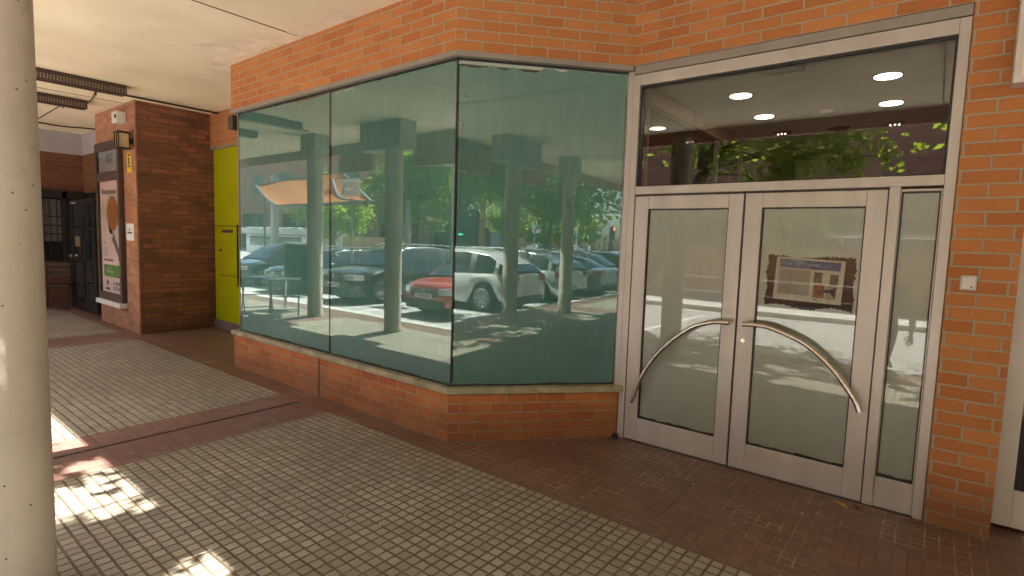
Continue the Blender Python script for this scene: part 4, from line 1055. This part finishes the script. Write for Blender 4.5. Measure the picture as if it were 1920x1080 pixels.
def tree(name, label, x, y, h0, rad, hgt, n, mat, seed, trunk_r=.13, lean=(0,0), leafs=.075, group='street trees beyond the arcade', droop=0, clump=.34, sprays=(), gaps=False):
    rnd = random.Random(seed)
    t = thing(name, label, 'tree', (x,y,RZ), group=group)
    zc = h0 + hgt/2
    s = MB(); tp = Vector((x+lean[0], y+lean[1], h0+hgt*.55))
    base = Vector((x,y,RZ)); pts = [base.lerp(tp, f) + Vector((math.sin(f*5+seed)*.06, math.cos(f*4+seed)*.06, 0))*(f>0) for f in (0,.15,.3,.45,.6,.8,1)]
    s.tube(pts, trunk_r, 9, radii=[trunk_r*q for q in (1.25,1.0,.92,.85,.7,.5,.3)])
    s.build('trunk', M['bark'], t, smooth=True, wuv=False)
    s = MB(); centers = []
    nb_ = 16
    for i in range(nb_):
        a = i*2.4+rnd.uniform(-.3,.3); f = rnd.uniform(.45,.95); p0 = pts[3].lerp(pts[-1], (f-.45)/.5*.9)
        r = rad*rnd.uniform(.5,.92); zz = zc + hgt*.5*rnd.uniform(-.75,.85)*math.sqrt(max(.05,1-(r/rad)**2*.8)) - droop*r/rad
        q = Vector((tp.x+math.cos(a)*r, tp.y+math.sin(a)*r, zz)); m_ = p0.lerp(q,.5)+Vector((0,0,.15))
        s.tube([p0,m_,q],.03,5,radii=[trunk_r*.35,trunk_r*.2,.01]); centers += [p0.lerp(q,.6), q, q, m_.lerp(q,.6)]
    for (sx_,sy_,sz_,sr_,sn_) in sprays: s.tube([pts[4], pts[4].lerp(Vector((sx_,sy_,sz_)),.5)+Vector((0,0,.35)), Vector((sx_,sy_,sz_))],.02,5,radii=[.03,.02,.006])
    s.build('limb', M['bark'], t, smooth=True, wuv=False)
    centers_s = []
    nc = n//28
    for (sx_,sy_,sz_,sr_,sn_) in sprays:
        for i in range(sn_): centers_s.append((Vector((sx_+rnd.gauss(0,sr_*.5),sy_+rnd.gauss(0,sr_*.4),sz_+rnd.gauss(0,sr_*.5))), .55))
    s = MB()
    for i in range(nc+len(centers_s)):
        cl_ = clump
        if i >= nc: c0, cl_ = centers_s[i-nc]; cl_ *= clump
        elif rnd.random() < .72: c0 = rnd.choice(centers) + Vector((rnd.gauss(0,.55),rnd.gauss(0,.55),rnd.gauss(0,.40)))*rad*.36
        else:
            while True:
                v = Vector((rnd.uniform(-1,1),rnd.uniform(-1,1),rnd.uniform(-1,1)))
                if .35 < v.length < 1: break
            c0 = Vector((tp.x+v.x*rad, tp.y+v.y*rad, zc+v.z*hgt*.5))
        if i < nc and c0.z < h0: c0.z = h0 + rnd.random()*.5
        for q in range(28):
            p = c0 + Vector((rnd.gauss(0,1),rnd.gauss(0,1),rnd.gauss(0,.8)))*cl_*.62
            if gaps and sunny(p) and rnd.random() > .07: continue
            a = Vector((rnd.gauss(0,1),rnd.gauss(0,1),rnd.gauss(0,.5))).normalized(); b = a.orthogonal().normalized()
            b = (b + Vector((0,0,rnd.uniform(-.5,.5)))).normalized()
            z_ = leafs*rnd.uniform(.6,1.25)
            s.v += [tuple(p-a*z_), tuple(p-b*z_*.55+a*z_*.1), tuple(p+a*z_), tuple(p+b*z_*.6+a*z_*.15)]
            k_ = len(s.v)-4; s.f.append((k_,k_+1,k_+2,k_+3)); s.m.append(0)
    s.build('crown', M[mat], t, wuv=False)
    return t
tree('street_tree','leafy plane tree whose branches are mirrored in the transom above the doors',-5.5,-3.0,2.85,2.15,4.6,15000,'leaf',1,leafs=.078,lean=(2.5,-.5),gaps=True,sprays=[(-2.3,-2.7,3.1,.55,26),(-1.5,-2.8,3.1,.35,10),(-2.1,-3.0,2.2,.45,16),(-3.7,-2.9,3.3,.3,7),(-.7,-3.1,3.2,.3,6),(-3.65,-2.3,4.4,.55,36),(-3.75,-3.0,5.4,.6,30)])  # last two sprays are unseen, added to keep sun off the near column
tree('street_tree','leafy plane tree shading the pavement right of the doors',3.35,-3.5,2.9,2.2,4.4,13000,'leaf',2,leafs=.095,lean=(-1.5,-.1),gaps=True)
tree('street_tree','dense tree mirrored above the silver cars in the right pane',9.3,-6.6,2.55,2.9,4.6,13000,'leaf_dark',3,leafs=.10)
tree('street_tree','dense tree mirrored at the upper right edge of the right pane',15.6,-6.2,2.3,3.2,4.6,12000,'leaf_dark',4,leafs=.11)
tree('street_tree','sunlit yellow green tree mirrored right of the second column',-16.4,-8.6,1.9,1.9,4.4,7000,'leaf',5,leafs=.12)
tree('street_tree','small leafy tree mirrored beneath the orange awning',-25.5,-10.8,1.3,2.0,3.6,6000,'leaf',6,leafs=.10)
tree('street_tree','tall dark tree mirrored above the red car',-19.5,-13.5,3.2,3.4,5.0,9000,'leaf_dark',7,leafs=.12)
tree('street_tree','slim tree with bare leaning trunk mirrored between the right columns',26.8,-12.3,3.4,3.0,4.5,9000,'leaf_dark',8,lean=(-.8,0),leafs=.12)
tree('street_tree','tree with thick dark trunk mirrored left of the right hand columns',20.9,-12.0,3.9,2.6,4.5,7000,'leaf_dark',9,trunk_r=.30,leafs=.12)
tree('street_tree','pale yellow green tree in front of the grey office block',40.5,-24.5,2.2,2.4,4.0,5000,'leaf_far',10,leafs=.16)
tree('street_tree','pale green tree behind the tan wall',70,-36,1.5,5.0,5.0,7000,'leaf_far',11,leafs=.28)
tree('street_tree','broad green tree at the far right end of the tan wall',98,-44,1.5,6.5,7.0,7000,'leaf_far',12,leafs=.34)
tree('street_tree','tall dark tree behind the arched wall',80,-38,4,6.0,7.0,8000,'leaf_dark',13,leafs=.30)

# ------------------------------------------------------------------ street furniture
def barrier(x0, x1, y, lab, h=.95):
    t = thing('railing', lab, 'railing', ((x0+x1)/2,y,RZ), group='street railings'); z = RZ+.1
    s = MB(); s.tube([(x0,y,z+h),(x1,y,z+h)],.022,6); s.tube([(x0,y,z+.12),(x1,y,z+.12)],.015,6); s.build('rail', M['white'], t, wuv=False)
    s = MB(); n = int((x1-x0)/.14)
    for i in range(n+1):
        x = x0+(x1-x0)*i/n; s.tube([(x,y,z+.12),(x,y,z+h)],.007,4,cap=False)
    s.build('baluster', M['grey_metal'], t, wuv=False)['kind'] = 'stuff'
    for i in range(int((x1-x0)/2)+1):
        x = min(x1, x0+2.0*i); s = MB(); s.box(x-.03,x+.03,y-.03,y+.03,z-.1,z+h+.03); s.build('post', M['grey_metal'], t, wuv=False)
barrier(-30,-21,-12.0,'pale metal railing mirrored behind the dark cars')
barrier(19,45,-16.0,'long pale railing mirrored beyond the silver cars')
t = thing('guard_rail','two bar white guard rail mirrored in the door glass','railing',(-4,-9,RZ))
s = MB(); s.tube([(-8,-9.0,.69),(-.6,-9.0,.66)],.025,6); s.tube([(-8,-9.0,.23),(-.6,-9.0,.20)],.025,6); s.build('rail', M['white'], t, wuv=False)
for x in (-8,-5.6,-3.2,-.8):
    s = MB(); s.box(x-.03,x+.03,-9.03,-8.97,RZ,.69); s.build('post', M['grey_metal'], t, wuv=False)
t = thing('garden_wall','brown brick garden wall behind the white guard rail, mirrored in the doors','wall',(-4,-9.8,RZ))
s = MB(); s.box(-13.5,6,-10.0,-9.7,RZ,1.55); s.build('brickwork', M['brick_street'], t)
s = MB(); s.box(-13.55,6.05,-10.03,-9.67,1.55,1.62); s.build('coping', M['trim'], t)
# menu board and folded tables on the terrace
def xtable(x, y, rz, lab):
    t = thing('terrace_table', lab, 'table', (x,y,0), rz, 'dark folding tables on the terrace')
    for sx in (-1,1):
        s = MB(); s.tube([(-.30,sx*.26,0),(.30,sx*.26,.70)],.012,6); s.tube([(.30,sx*.26,0),(-.30,sx*.26,.70)],.012,6); s.build('leg', M['iron'], t, local=True, wuv=False)
    s = MB(); s.tube([(0,-.26,.35),(0,.26,.35)],.010,6); s.tube([(-.25,-.26,.06),(-.25,.26,.06)],.010,6); s.build('stretcher', M['iron'], t, local=True, wuv=False)
    s = MB(); s.box(-.32,.32,-.30,.30,.70,.715); s.build('table_top', M['plastic'], t, local=True, wuv=False, bevel=.006)
xtable(-10.85,.62,.35,'dark crossed leg table mirrored at the left edge of the glass')
xtable(-10.15,.42,.55,'dark crossed leg table beside the column on the terrace')
t = thing('menu_board','dark standing menu board with pale marks on the terrace','board',(-10.75,-.25,0),R(-20))
s = MB(); s.box(-.36,.36,-.03,.03,.62,1.36); s.build('panel', M['plastic'], t, local=True, wuv=False)
s = MB(); s.box(-.38,-.36,-.035,.035,0,1.38); s.box(.36,.38,-.035,.035,0,1.38); s.box(-.36,.36,-.035,.035,1.36,1.39); s.build('frame', M['grey_metal'], t, local=True, wuv=False)
s = MB(); rnd = random.Random(2)
for q in range(10): s.box(-.2+.13*(q%4),-.17+.13*(q%4),.031,.034,1.24-.07*(q//4),1.265-.07*(q//4))
s.build('marks', M['white'], t, local=True, wuv=False)
# orange awning
AWX0, AWX1 = -20.6, -14.7
t = thing('awning','large orange canvas sunshade with grey frame over the terrace','awning',(-18,-5,RZ))
s = MB(); n = 14
for i in range(n):
    for jx in range(10):
        def AP(a,b):
            L0 = Vector((-19.0,-4.2,2.59)); R0 = Vector((-13.5,-4.2,2.62)); R1 = Vector((-18.0,-6.2,4.0)); L1 = Vector((-24.6,-6.2,3.75))
            q = L0.lerp(R0,a).lerp(L1.lerp(R1,a),b)
            return (q.x, q.y, q.z - .10*math.sin(math.pi*b) - .03*math.sin(math.pi*a*4))
        s.face([AP(i/n,jx/10),AP((i+1)/n,jx/10),AP((i+1)/n,(jx+1)/10),AP(i/n,(jx+1)/10)])
cl = s.build('canvas', M['orange_cloth'], t, wuv=False)

s = MB(); s.tube([AP(0,0),AP(1,0)],.06,6); s.tube([AP(0,1),AP(1,1)],.05,6); s.tube(spline([AP(.93,-.02),(-15.6,-4.6,2.80),(-16.7,-5.1,3.18),(-17.5,-5.5,3.62)],6),.06,6); s.tube([AP(1,0),AP(1,1)],.05,6); s.tube(spline([AP(0,0),AP(0,.5),AP(0,1)],5),.05,6); s.build('frame', M['awning_frame'], t, wuv=False)
for x in (-23.8,-18.6):
    s = MB(); s.tube([(x,-6.2,RZ),(x,-6.2,3.6)],.05,8); s.build('post', M['awning_frame'], t, wuv=False)
# white covered stall / van
t = thing('market_van','white boxy van with ribbed roof canopy parked beyond the dark cars','van',(-31,-10.5,RZ))
s = MB(); s.box(-34.0,-27.0,-12.4,-10.2,.35,1.55); s.build('body', M['p_white'], t, wuv=False, bevel=.08)
s = MB(); 
for i in range(14): s.prism([(-34.3+i*.54,-10.05),(-34.3+i*.54+.50,-10.05),(-34.3+i*.54+.50,-12.6),(-34.3+i*.54,-12.6)][::-1],1.58,1.90+.06*(i%2))
s.box(-34.3,-26.8,-12.5,-10.1,1.56,1.88); s.build('roof', M['white'], t, wuv=False, bevel=.02)
for x0 in (-33.4,-30.2):
    s = MB(); s.box(x0,x0+2.6,-10.195,-10.17,.85,1.42); s.build('side_window', M['street_glass'], t, wuv=False)
for x0 in (-32.8,-28.4):
    s = MB(); s.lathe([(.2,0),(.34,.01),(.36,.1),(.34,.2)],(x0,-10.35,RZ+.36),24,axis='y'); s.build('wheel', M['tyre'], t, wuv=False)
# posts, signs, lamps
def post(name, lab, cat, x, y, h, r=.05, mat='grey_metal', group=None):
    t = thing(name, lab, cat, (x,y,RZ), group=group)
    s = MB(); s.lathe([(r*1.6,0),(r*1.5,.12),(r,.16),(r*.85,h)],(x,y,RZ),14); s.build('pole', M[mat], t, smooth=True, wuv=False)
    return t
t = post('parking_sign','white rectangular sign board on a pole mirrored beside the orange awning','sign',-14.5,-4.2,2.95,.03)
s = MB(); s.box(-14.95,-14.05,-4.17,-4.14,2.82,3.36); s.build('board', M['white'], t, wuv=False)
s = MB()
for i in range(7): s.box(-14.8+i*.1,-14.75+i*.1,-4.139,-4.135,3.16+.02*(i%3),3.22+.03*(i%2))
s.box(-14.9,-14.78,-4.139,-4.135,2.9,3.08); s.build('printed_marks', M['awning_frame'], t, wuv=False)
t = post('street_lamp','street lamp with white box head mirrored at the pane joint','lamp',-11.1,-5.2,3.95,.04)
s = MB(); s.box(-11.5,-10.65,-5.5,-4.9,3.72,4.02); s.build('lamp_head', M['white'], t, wuv=False, bevel=.02)
post('sign_post','thick pale post mirrored below the yellow green tree','post',-16.0,-7.8,3.2,.14)
post('sign_post','pale post mirrored at the far left of the glass','post',-25.6,-7.6,4.6,.20)
for x,y,h,lb in ((57,-24.5,6.5,'slim lamp post left of the walker'),(64,-24.0,4.6,'slim lamp post right of the walker'),(68.5,-25,5,'second slim lamp post right of the walker')):
    post('lamp_post', lb, 'lamp', x, y, h, .09, group='slim lamp posts along the far road')
t = post('traffic_light','traffic light showing red at the right edge of the mirrored street','traffic light',66,-23.5,3.4,.10,'iron')
s = MB(); s.box(65.6,66.4,-23.6,-23.1,2.3,4.1); s.build('signal_head', M['iron'], t, wuv=False)
s = MB(); s.lathe([(.0,0),(.28,.02)],(66,-23.08,3.75),18,axis='y'); s.build('red_lamp', M['red_light'], t, wuv=False)
t = post('road_sign','small white and red square road sign mirrored beside the first right column','sign',30.5,-15.5,2.6,.05)
s = MB(); s.box(29.9,31.1,-15.42,-15.38,2.3,3.1); s.build('board', M['white'], t, wuv=False)
s = MB(); s.tube([(30.2,-15.36,2.4),(30.5,-15.36,2.6),(30.7,-15.36,2.9)],.06,5); s.build('red_stripe', M['redlens'], t, wuv=False)
post('sign_post','pale post right of the doors mirrored in the side light','post',-1.25,-14.0,3.4,.17,'column')

# ------------------------------------------------------------------ buildings opposite
b = thing('brick_building','long brown brick building with dark shop openings across the street','building',(-50,-26,RZ))
s = MB(); s.box(-95,-33.2,-38,-26.0,3.9,12.0)
ops = [(-78,-72),(-68,-62),(-58.5,-53.5),(-48.4,-44.5),(-41.0,-37.2)]
xa = -95
for x0,x1 in ops: s.box(xa,x0,-38,-26.0,RZ,3.9); xa = x1
s.box(xa,-33.2,-38,-26.0,RZ,3.9); s.build('wall', M['brick_street'], b)
s = MB(); s.box(-94,-34,-37,-26.8,RZ,3.95); s.build('recess', M['dark'], b)
for x0,x1 in ops:
    s = MB(); s.box(x0,x1,-26.6,-26.5,RZ,3.9); w_ = s.build('window', M['street_glass'], b, wuv=False)
    s = MB(); s.box(x0,x1,-26.48,-26.4,1.35,1.5); s.box((x0+x1)/2-.05,(x0+x1)/2+.05,-26.48,-26.4,RZ,3.9); s.build('frame', M['grey_metal'], w_, wuv=False)
for i in range(9):
    x0 = -90+i*6.2; s = MB(); s.box(x0,x0+2.4,-26.05,-25.98,6.2,8.4); s.build('window', M['street_glass'], b, wuv=False)
b = thing('glass_shop','dark glazed shop building with pale cornice mirrored at the pane corner','building',(-29,-24,RZ))
s = MB(); s.box(-33.0,-26.4,-34,-24.3,RZ,9); s.build('glazing', M['street_glass'], b, wuv=False)
s = MB(); s.box(-33.0,-26.2,-24.3,-23.9,2.9,3.4); s.build('cornice', M['tan_wall'], b, wuv=False)
s = MB(); s.box(-33.1,-31.9,-24.3,-23.8,RZ,2.9); s.box(-26.8,-26.1,-24.3,-23.8,RZ,2.9); s.build('pier', M['brick_street'], b)
b = thing('tan_low_wall','low tan rendered wall between the brown building and the road','wall',(-36,-20,RZ))
s = MB(); s.box(-41,-30.5,-20.3,-20,RZ,1.55); s.build('wall', M['tan_wall'], b, wuv=False)
# corner block seen in the right pane, far left
b = thing('green_shop','dark green fronted shop mirrored left of the office block','building',(34,-24,RZ))
s = MB(); s.box(18.5,26.5,-26,-18,RZ,9); s.build('glazing', M['street_glass'], b, wuv=False)
s = MB(); s.box(26.3,27.1,-26,-17.9,RZ,9); s.build('pier', M['brick_street'], b)
s = MB(); s.box(19.5,21.5,-17.97,-17.9,1.9,2.05); s.box(22.8,24.4,-17.97,-17.9,1.9,2.0); s.build('green_neon', emis('green_shop_light',(.05,.9,.5),1.2), b, wuv=False)
b = thing('office_block','pale grey office block with CENTRO lettering mirrored in the right pane','building',(72,-50,RZ))
s = MB(); s.box(58,74,-62,-45,RZ,13); s.build('wall', M['pale_wall'], b, wuv=False)
s = MB(); s.box(70.0,70.15,-44.98,-44.9,4,13); s.box(70.15,74,-44.98,-44.9,7.7,7.85); s.box(58,74,-44.98,-44.9,4.0,4.3); s.build('panel_joint', M['grey_metal'], b, wuv=False)
text('lettering','CENTRO C',1.15,(69.6,-44.9,7.3),(R(90),0,R(180)),M['ink'],b)
text('lettering','MOGOR A',1.15,(69.0,-44.9,6.0),(R(90),0,R(180)),M['ink'],b)
for x0 in (60,64.5): 
    s = MB(); s.box(x0,x0+2.6,-44.98,-44.9,RZ,3.6); s.build('window', M['street_glass'], b, wuv=False)
b = thing('arched_wall','long tan rendered wall with low arches behind the far road','wall',(85,-50,RZ))
s = MB(); s.box(75.5,155,-51,-50,RZ,3.35); s.build('wall', M['tan_wall'], b, wuv=False)
for x0 in (80,92,104,118,132):
    s = MB(); polyplane(s,[(x0-2,RZ),(x0+2,RZ)]+[(x0+2*math.cos(a),RZ+1.2+1.3*math.sin(a)) for a in [i*math.pi/10 for i in range(11)]],[],lambda a,z:(a,-49.97,z)); s.build('arch_opening', M['brown_print'], b, wuv=False)
b = thing('tan_house','tan gabled building beyond the traffic light','building',(118,-70,RZ))
s = MB(); s.box(100,150,-80,-66,RZ,7.5); s.build('wall', M['tan_wall'], b, wuv=False)
s = MB(); 
for x0 in (106,120,134): s.box(x0,x0+5,-65.98,-65.9,3.3,4.3)
s.build('window', M['street_glass'], b, wuv=False)
b = thing('pale_apartment_block','pale apartment block seen in the door reflections across the plaza','building',(0,-34,RZ))
s = MB(); s.box(-22,26,-46,-34,RZ,2.4); s.box(-22,26,-46,-34,3.8,4.6); s.box(-22,26,-46,-34.3,4.6,16)
for x0 in (-22,-16,-10,-4,2,8,14,20,24.8): s.box(x0,x0+1.2,-46,-34,2.4,3.8)
s.build('wall', M['brick_street'], b)
s = MB(); s.box(-21.9,25.9,-45.9,-34.6,2.4,3.8); s.build('window_band', M['street_glass'], b, wuv=False)
b = thing('canopy','white flat canopy roof mirrored in the right door glass','canopy',(-1,-11.5,RZ))
s = MB(); s.box(-2.75,2.0,-13.5,-11.2,2.06,2.16); s.build('roof', M['white'], b, wuv=False)
for x0 in (-2.5,1.8):
    s = MB(); s.box(x0-.04,x0+.04,-12.4,-12.3,RZ,2.06); s.build('post', M['grey_metal'], b, wuv=False)
for x,y,st,pm,lb in ((62,-33,'hatch','p_white','white car passing on the far road behind the walker'),(34,-30,'hatch','p_silver','silver car on the far road beside the tan wall'),(90,-40,'hatch','p_white','white car passing at the right end of the far road')):
    c = car(lb, st, pm, (x,y,RZ), R(0)); c['group'] = 'cars on the far road'; c.name = 'passing_car'

# ------------------------------------------------------------------ people
def skinned(name, joints, edges, mat, parent, sub=1):
    me = bpy.data.meshes.new(name); me.from_pydata([j[0] for j in joints], edges, []); me.materials.append(mat)
    o = bpy.data.objects.new(name, me); COL.objects.link(o); o.parent = parent
    sk = o.modifiers.new('skin','SKIN'); sk.use_smooth_shade = True
    for i,j_ in enumerate(joints):
        r = j_[1]; r = r if isinstance(r, tuple) else (r,r)
        me.skin_vertices[0].data[i].radius = r
        me.skin_vertices[0].data[i].use_root = (i == 0)
    ss = o.modifiers.new('sub','SUBSURF'); ss.levels = sub; ss.render_levels = sub
    return o
def head(parent, c, fwd_, r=.105, hair=True):
    """head with brow, nose, mouth, ears; centre c, facing fwd_"""
    f = Vector(fwd_).normalized(); up = Vector((0,0,1)); up = (up - f*up.dot(f)).normalized(); rt_ = f.cross(up)
    c = Vector(c); s = MB(); n, mrow = 20, 14; rows = []
    for i in range(mrow+1):
        ph = math.pi*i/mrow; row = []
        for k_ in range(n):
            th = 2*math.pi*k_/n; x = math.sin(ph)*math.cos(th); y = math.sin(ph)*math.sin(th); z = math.cos(ph)
            jaw = 1 - .22*max(0,-z); d = Vector((x*1.0*jaw, y*.78*jaw, z*1.22))
            if x > .8 and abs(z) < .35: d.x *= 1.0 + .02
            if x > .93 and -.28 < z < .05: d.x *= 1.14
            if x > .75 and .05 < z < .3 and .18 < abs(y) < .5: d.x *= .94
            row.append(s.vert(c + (f*d.x + rt_*d.y + up*d.z)*r))
        rows.append(row)
    for A,B in zip(rows,rows[1:]):
        for k_ in range(n): s.f.append((A[k_],B[k_],B[(k_+1)%n],A[(k_+1)%n])); s.m.append(0)
    for sy in (-1,1):
        e = c + rt_*sy*r*.80; s.tube([e-up*r*.2, e+rt_*sy*r*.10, e+up*r*.22], r*.10, 6)
    h = s.build('head', M['skin'], parent, local=True, smooth=True, wuv=False, angle=80)
    s = MB()
    for sy in (-1,1):
        e = c + f*r*.90 + rt_*sy*r*.30 + up*r*.12; s.tube([e-rt_*r*.09, e+rt_*r*.09], r*.05, 6)
    e = c + f*r*.90 - up*r*.50; s.tube([e-rt_*r*.2, e+rt_*r*.2], r*.035, 6)
    s.build('facial_features', M['hair'], h, local=True, wuv=False)
    s = MB(); rows = []
    for i in range(8):
        ph = math.pi*.52*i/7; row = []
        for k_ in range(n):
            th = 2*math.pi*k_/n; x = math.sin(ph)*math.cos(th); y = math.sin(ph)*math.sin(th); z = math.cos(ph)
            lift = .25 if x > .5 and i > 4 else 0
            row.append(s.vert(c + (f*(x-.10)*1.06 + rt_*y*.86 + up*(z+lift)*1.24)*r*1.04))
        rows.append(row)
    for A,B in zip(rows,rows[1:]):
        for k_ in range(n): s.f.append((A[k_],B[k_],B[(k_+1)%n],A[(k_+1)%n])); s.m.append(0)
    s.build('hair', M['hair'], h, local=True, smooth=True, wuv=False)
def hand(parent, wrist, d, side_v, curl=.5):
    d = Vector(d).normalized(); sv = Vector(side_v).normalized(); nrm = d.cross(sv).normalized(); wv = Vector(wrist)
    J = [(tuple(wv),(.024,.018)),(tuple(wv+d*.05),(.034,.014)),(tuple(wv+d*.085),(.036,.013))]; E_ = [(0,1),(1,2)]
    for q,(o_,ln) in enumerate(((-.030,.066),(-.010,.078),(.010,.072),(.029,.056))):
        b0 = len(J); p = wv+d*.085+sv*o_; dd = d
        J.append((tuple(p+d*.01),.009)); E_.append((2,b0))
        for k_ in range(3):
            dd = (dd + nrm*curl*.45).normalized(); p = p+dd*ln/3*1.1; J.append((tuple(p),.0085-.001*k_)); E_.append((b0+k_,b0+k_+1))
    b0 = len(J); J.append((tuple(wv+d*.03-sv*.034),.011)); J.append((tuple(wv+d*.055-sv*.055+nrm*.01),.010)); J.append((tuple(wv+d*.08-sv*.060+nrm*.02),.008)); E_ += [(1,b0),(b0,b0+1),(b0+1,b0+2)]
    return skinned('hand', J, E_, M['skin'], parent)
def person(label, loc, rz, bend=0, shirt='shirt', step=.12, hgt=1.72, detail=True):
    t = thing('person', label, 'person', loc, rz)
    cb_, sb_ = math.cos(bend), math.sin(bend)
    hip = Vector((-.05*sb_*3,0,.90-(.10*sb_)))
    def sp2(l, y=0): return Vector((hip.x+l*sb_, y, hip.z+l*cb_))
    legs = [(tuple(hip),.13)]
    E_ = []
    for sy in (-1,1):
        b0 = len(legs); kx = .10*sb_*2
        legs += [((hip.x,sy*.09,hip.z-.04),(.095,.095)),((hip.x+kx+sy*step*.5,sy*.10,.49),.062),((hip.x+sy*step,sy*.10,.10),.042),((hip.x+sy*step+.12,sy*.11,.045),(.042,.035)),((hip.x+sy*step+.20,sy*.115,.035),(.035,.022))]
        E_ += [(0,b0),(b0,b0+1),(b0+1,b0+2),(b0+2,b0+3),(b0+3,b0+4)]
    ar = -bend*.2
    torso = [(tuple(sp2(.02)),(.14,.11)),(tuple(sp2(.22)),(.135,.10)),(tuple(sp2(.42)),(.165,.115)),(tuple(sp2(.52)),(.09,.08)),(tuple(sp2(.60)),(.052,.052))]
    E2 = [(0,1),(1,2),(2,3),(3,4)]
    hands = []
    for sy in (-1,1):
        b0 = len(torso); S_ = sp2(.48, sy*.17)
        el = S_ + Vector((.08, sy*.05, -.27)); wr_ = el + Vector((.16, -sy*.05, -.16))
        torso += [(tuple(S_),(.065,.062)),(tuple(el),.043),(tuple(wr_),.030)]
        E2 += [(3,b0),(b0,b0+1),(b0+1,b0+2)]; hands.append((wr_, (wr_-el).normalized(), sy))
    # one continuous body in skin, clothing over it
    J = [(a, tuple(q*.93 for q in r) if isinstance(r,tuple) else r*.93) for a,r in torso]; nJ = len(J)
    LJ = [(a, tuple(q*.9 for q in r) if isinstance(r,tuple) else r*.9) for a,r in legs]
    EE = list(E2) + [(0,nJ)] + [(a+nJ,b+nJ) for a,b in E_]
    body = skinned('body', J+LJ, EE, M['skin'], t)
    skinned('trousers', legs, E_, M['trousers'], t)
    tt = [(a, r) for a,r in torso]; keep = list(range(4)) + [5,6,8,9]
    mp_ = {k_:i for i,k_ in enumerate(keep)}
    skinned('shirt', [tt[k_] for k_ in keep], [(mp_[a],mp_[b]) for a,b in E2 if a in mp_ and b in mp_], M[shirt], t)
    hc = sp2(.72); hf = Vector((cb_*.9+sb_*.4, 0, -sb_*.7-.05))
    head(t, hc, hf)
    if detail:
        for wr_, dr, sy in hands: hand(t, wr_, dr, (0,sy,0), .6)
    return t
person('photographer in pale yellow shirt bending forward, mirrored in the side light', (-.50,-.95,0), R(75), R(68), 'shirt', .08)
person('distant walker in white shirt mirrored in the right pane', (59.5,-23.8,RZ), R(200), R(6), 'white_shirt', .16)
person('distant person in white shirt behind the guard rail, mirrored in the left door', (-6.9,-9.35,RZ), R(40), R(10), 'white_shirt', .14)
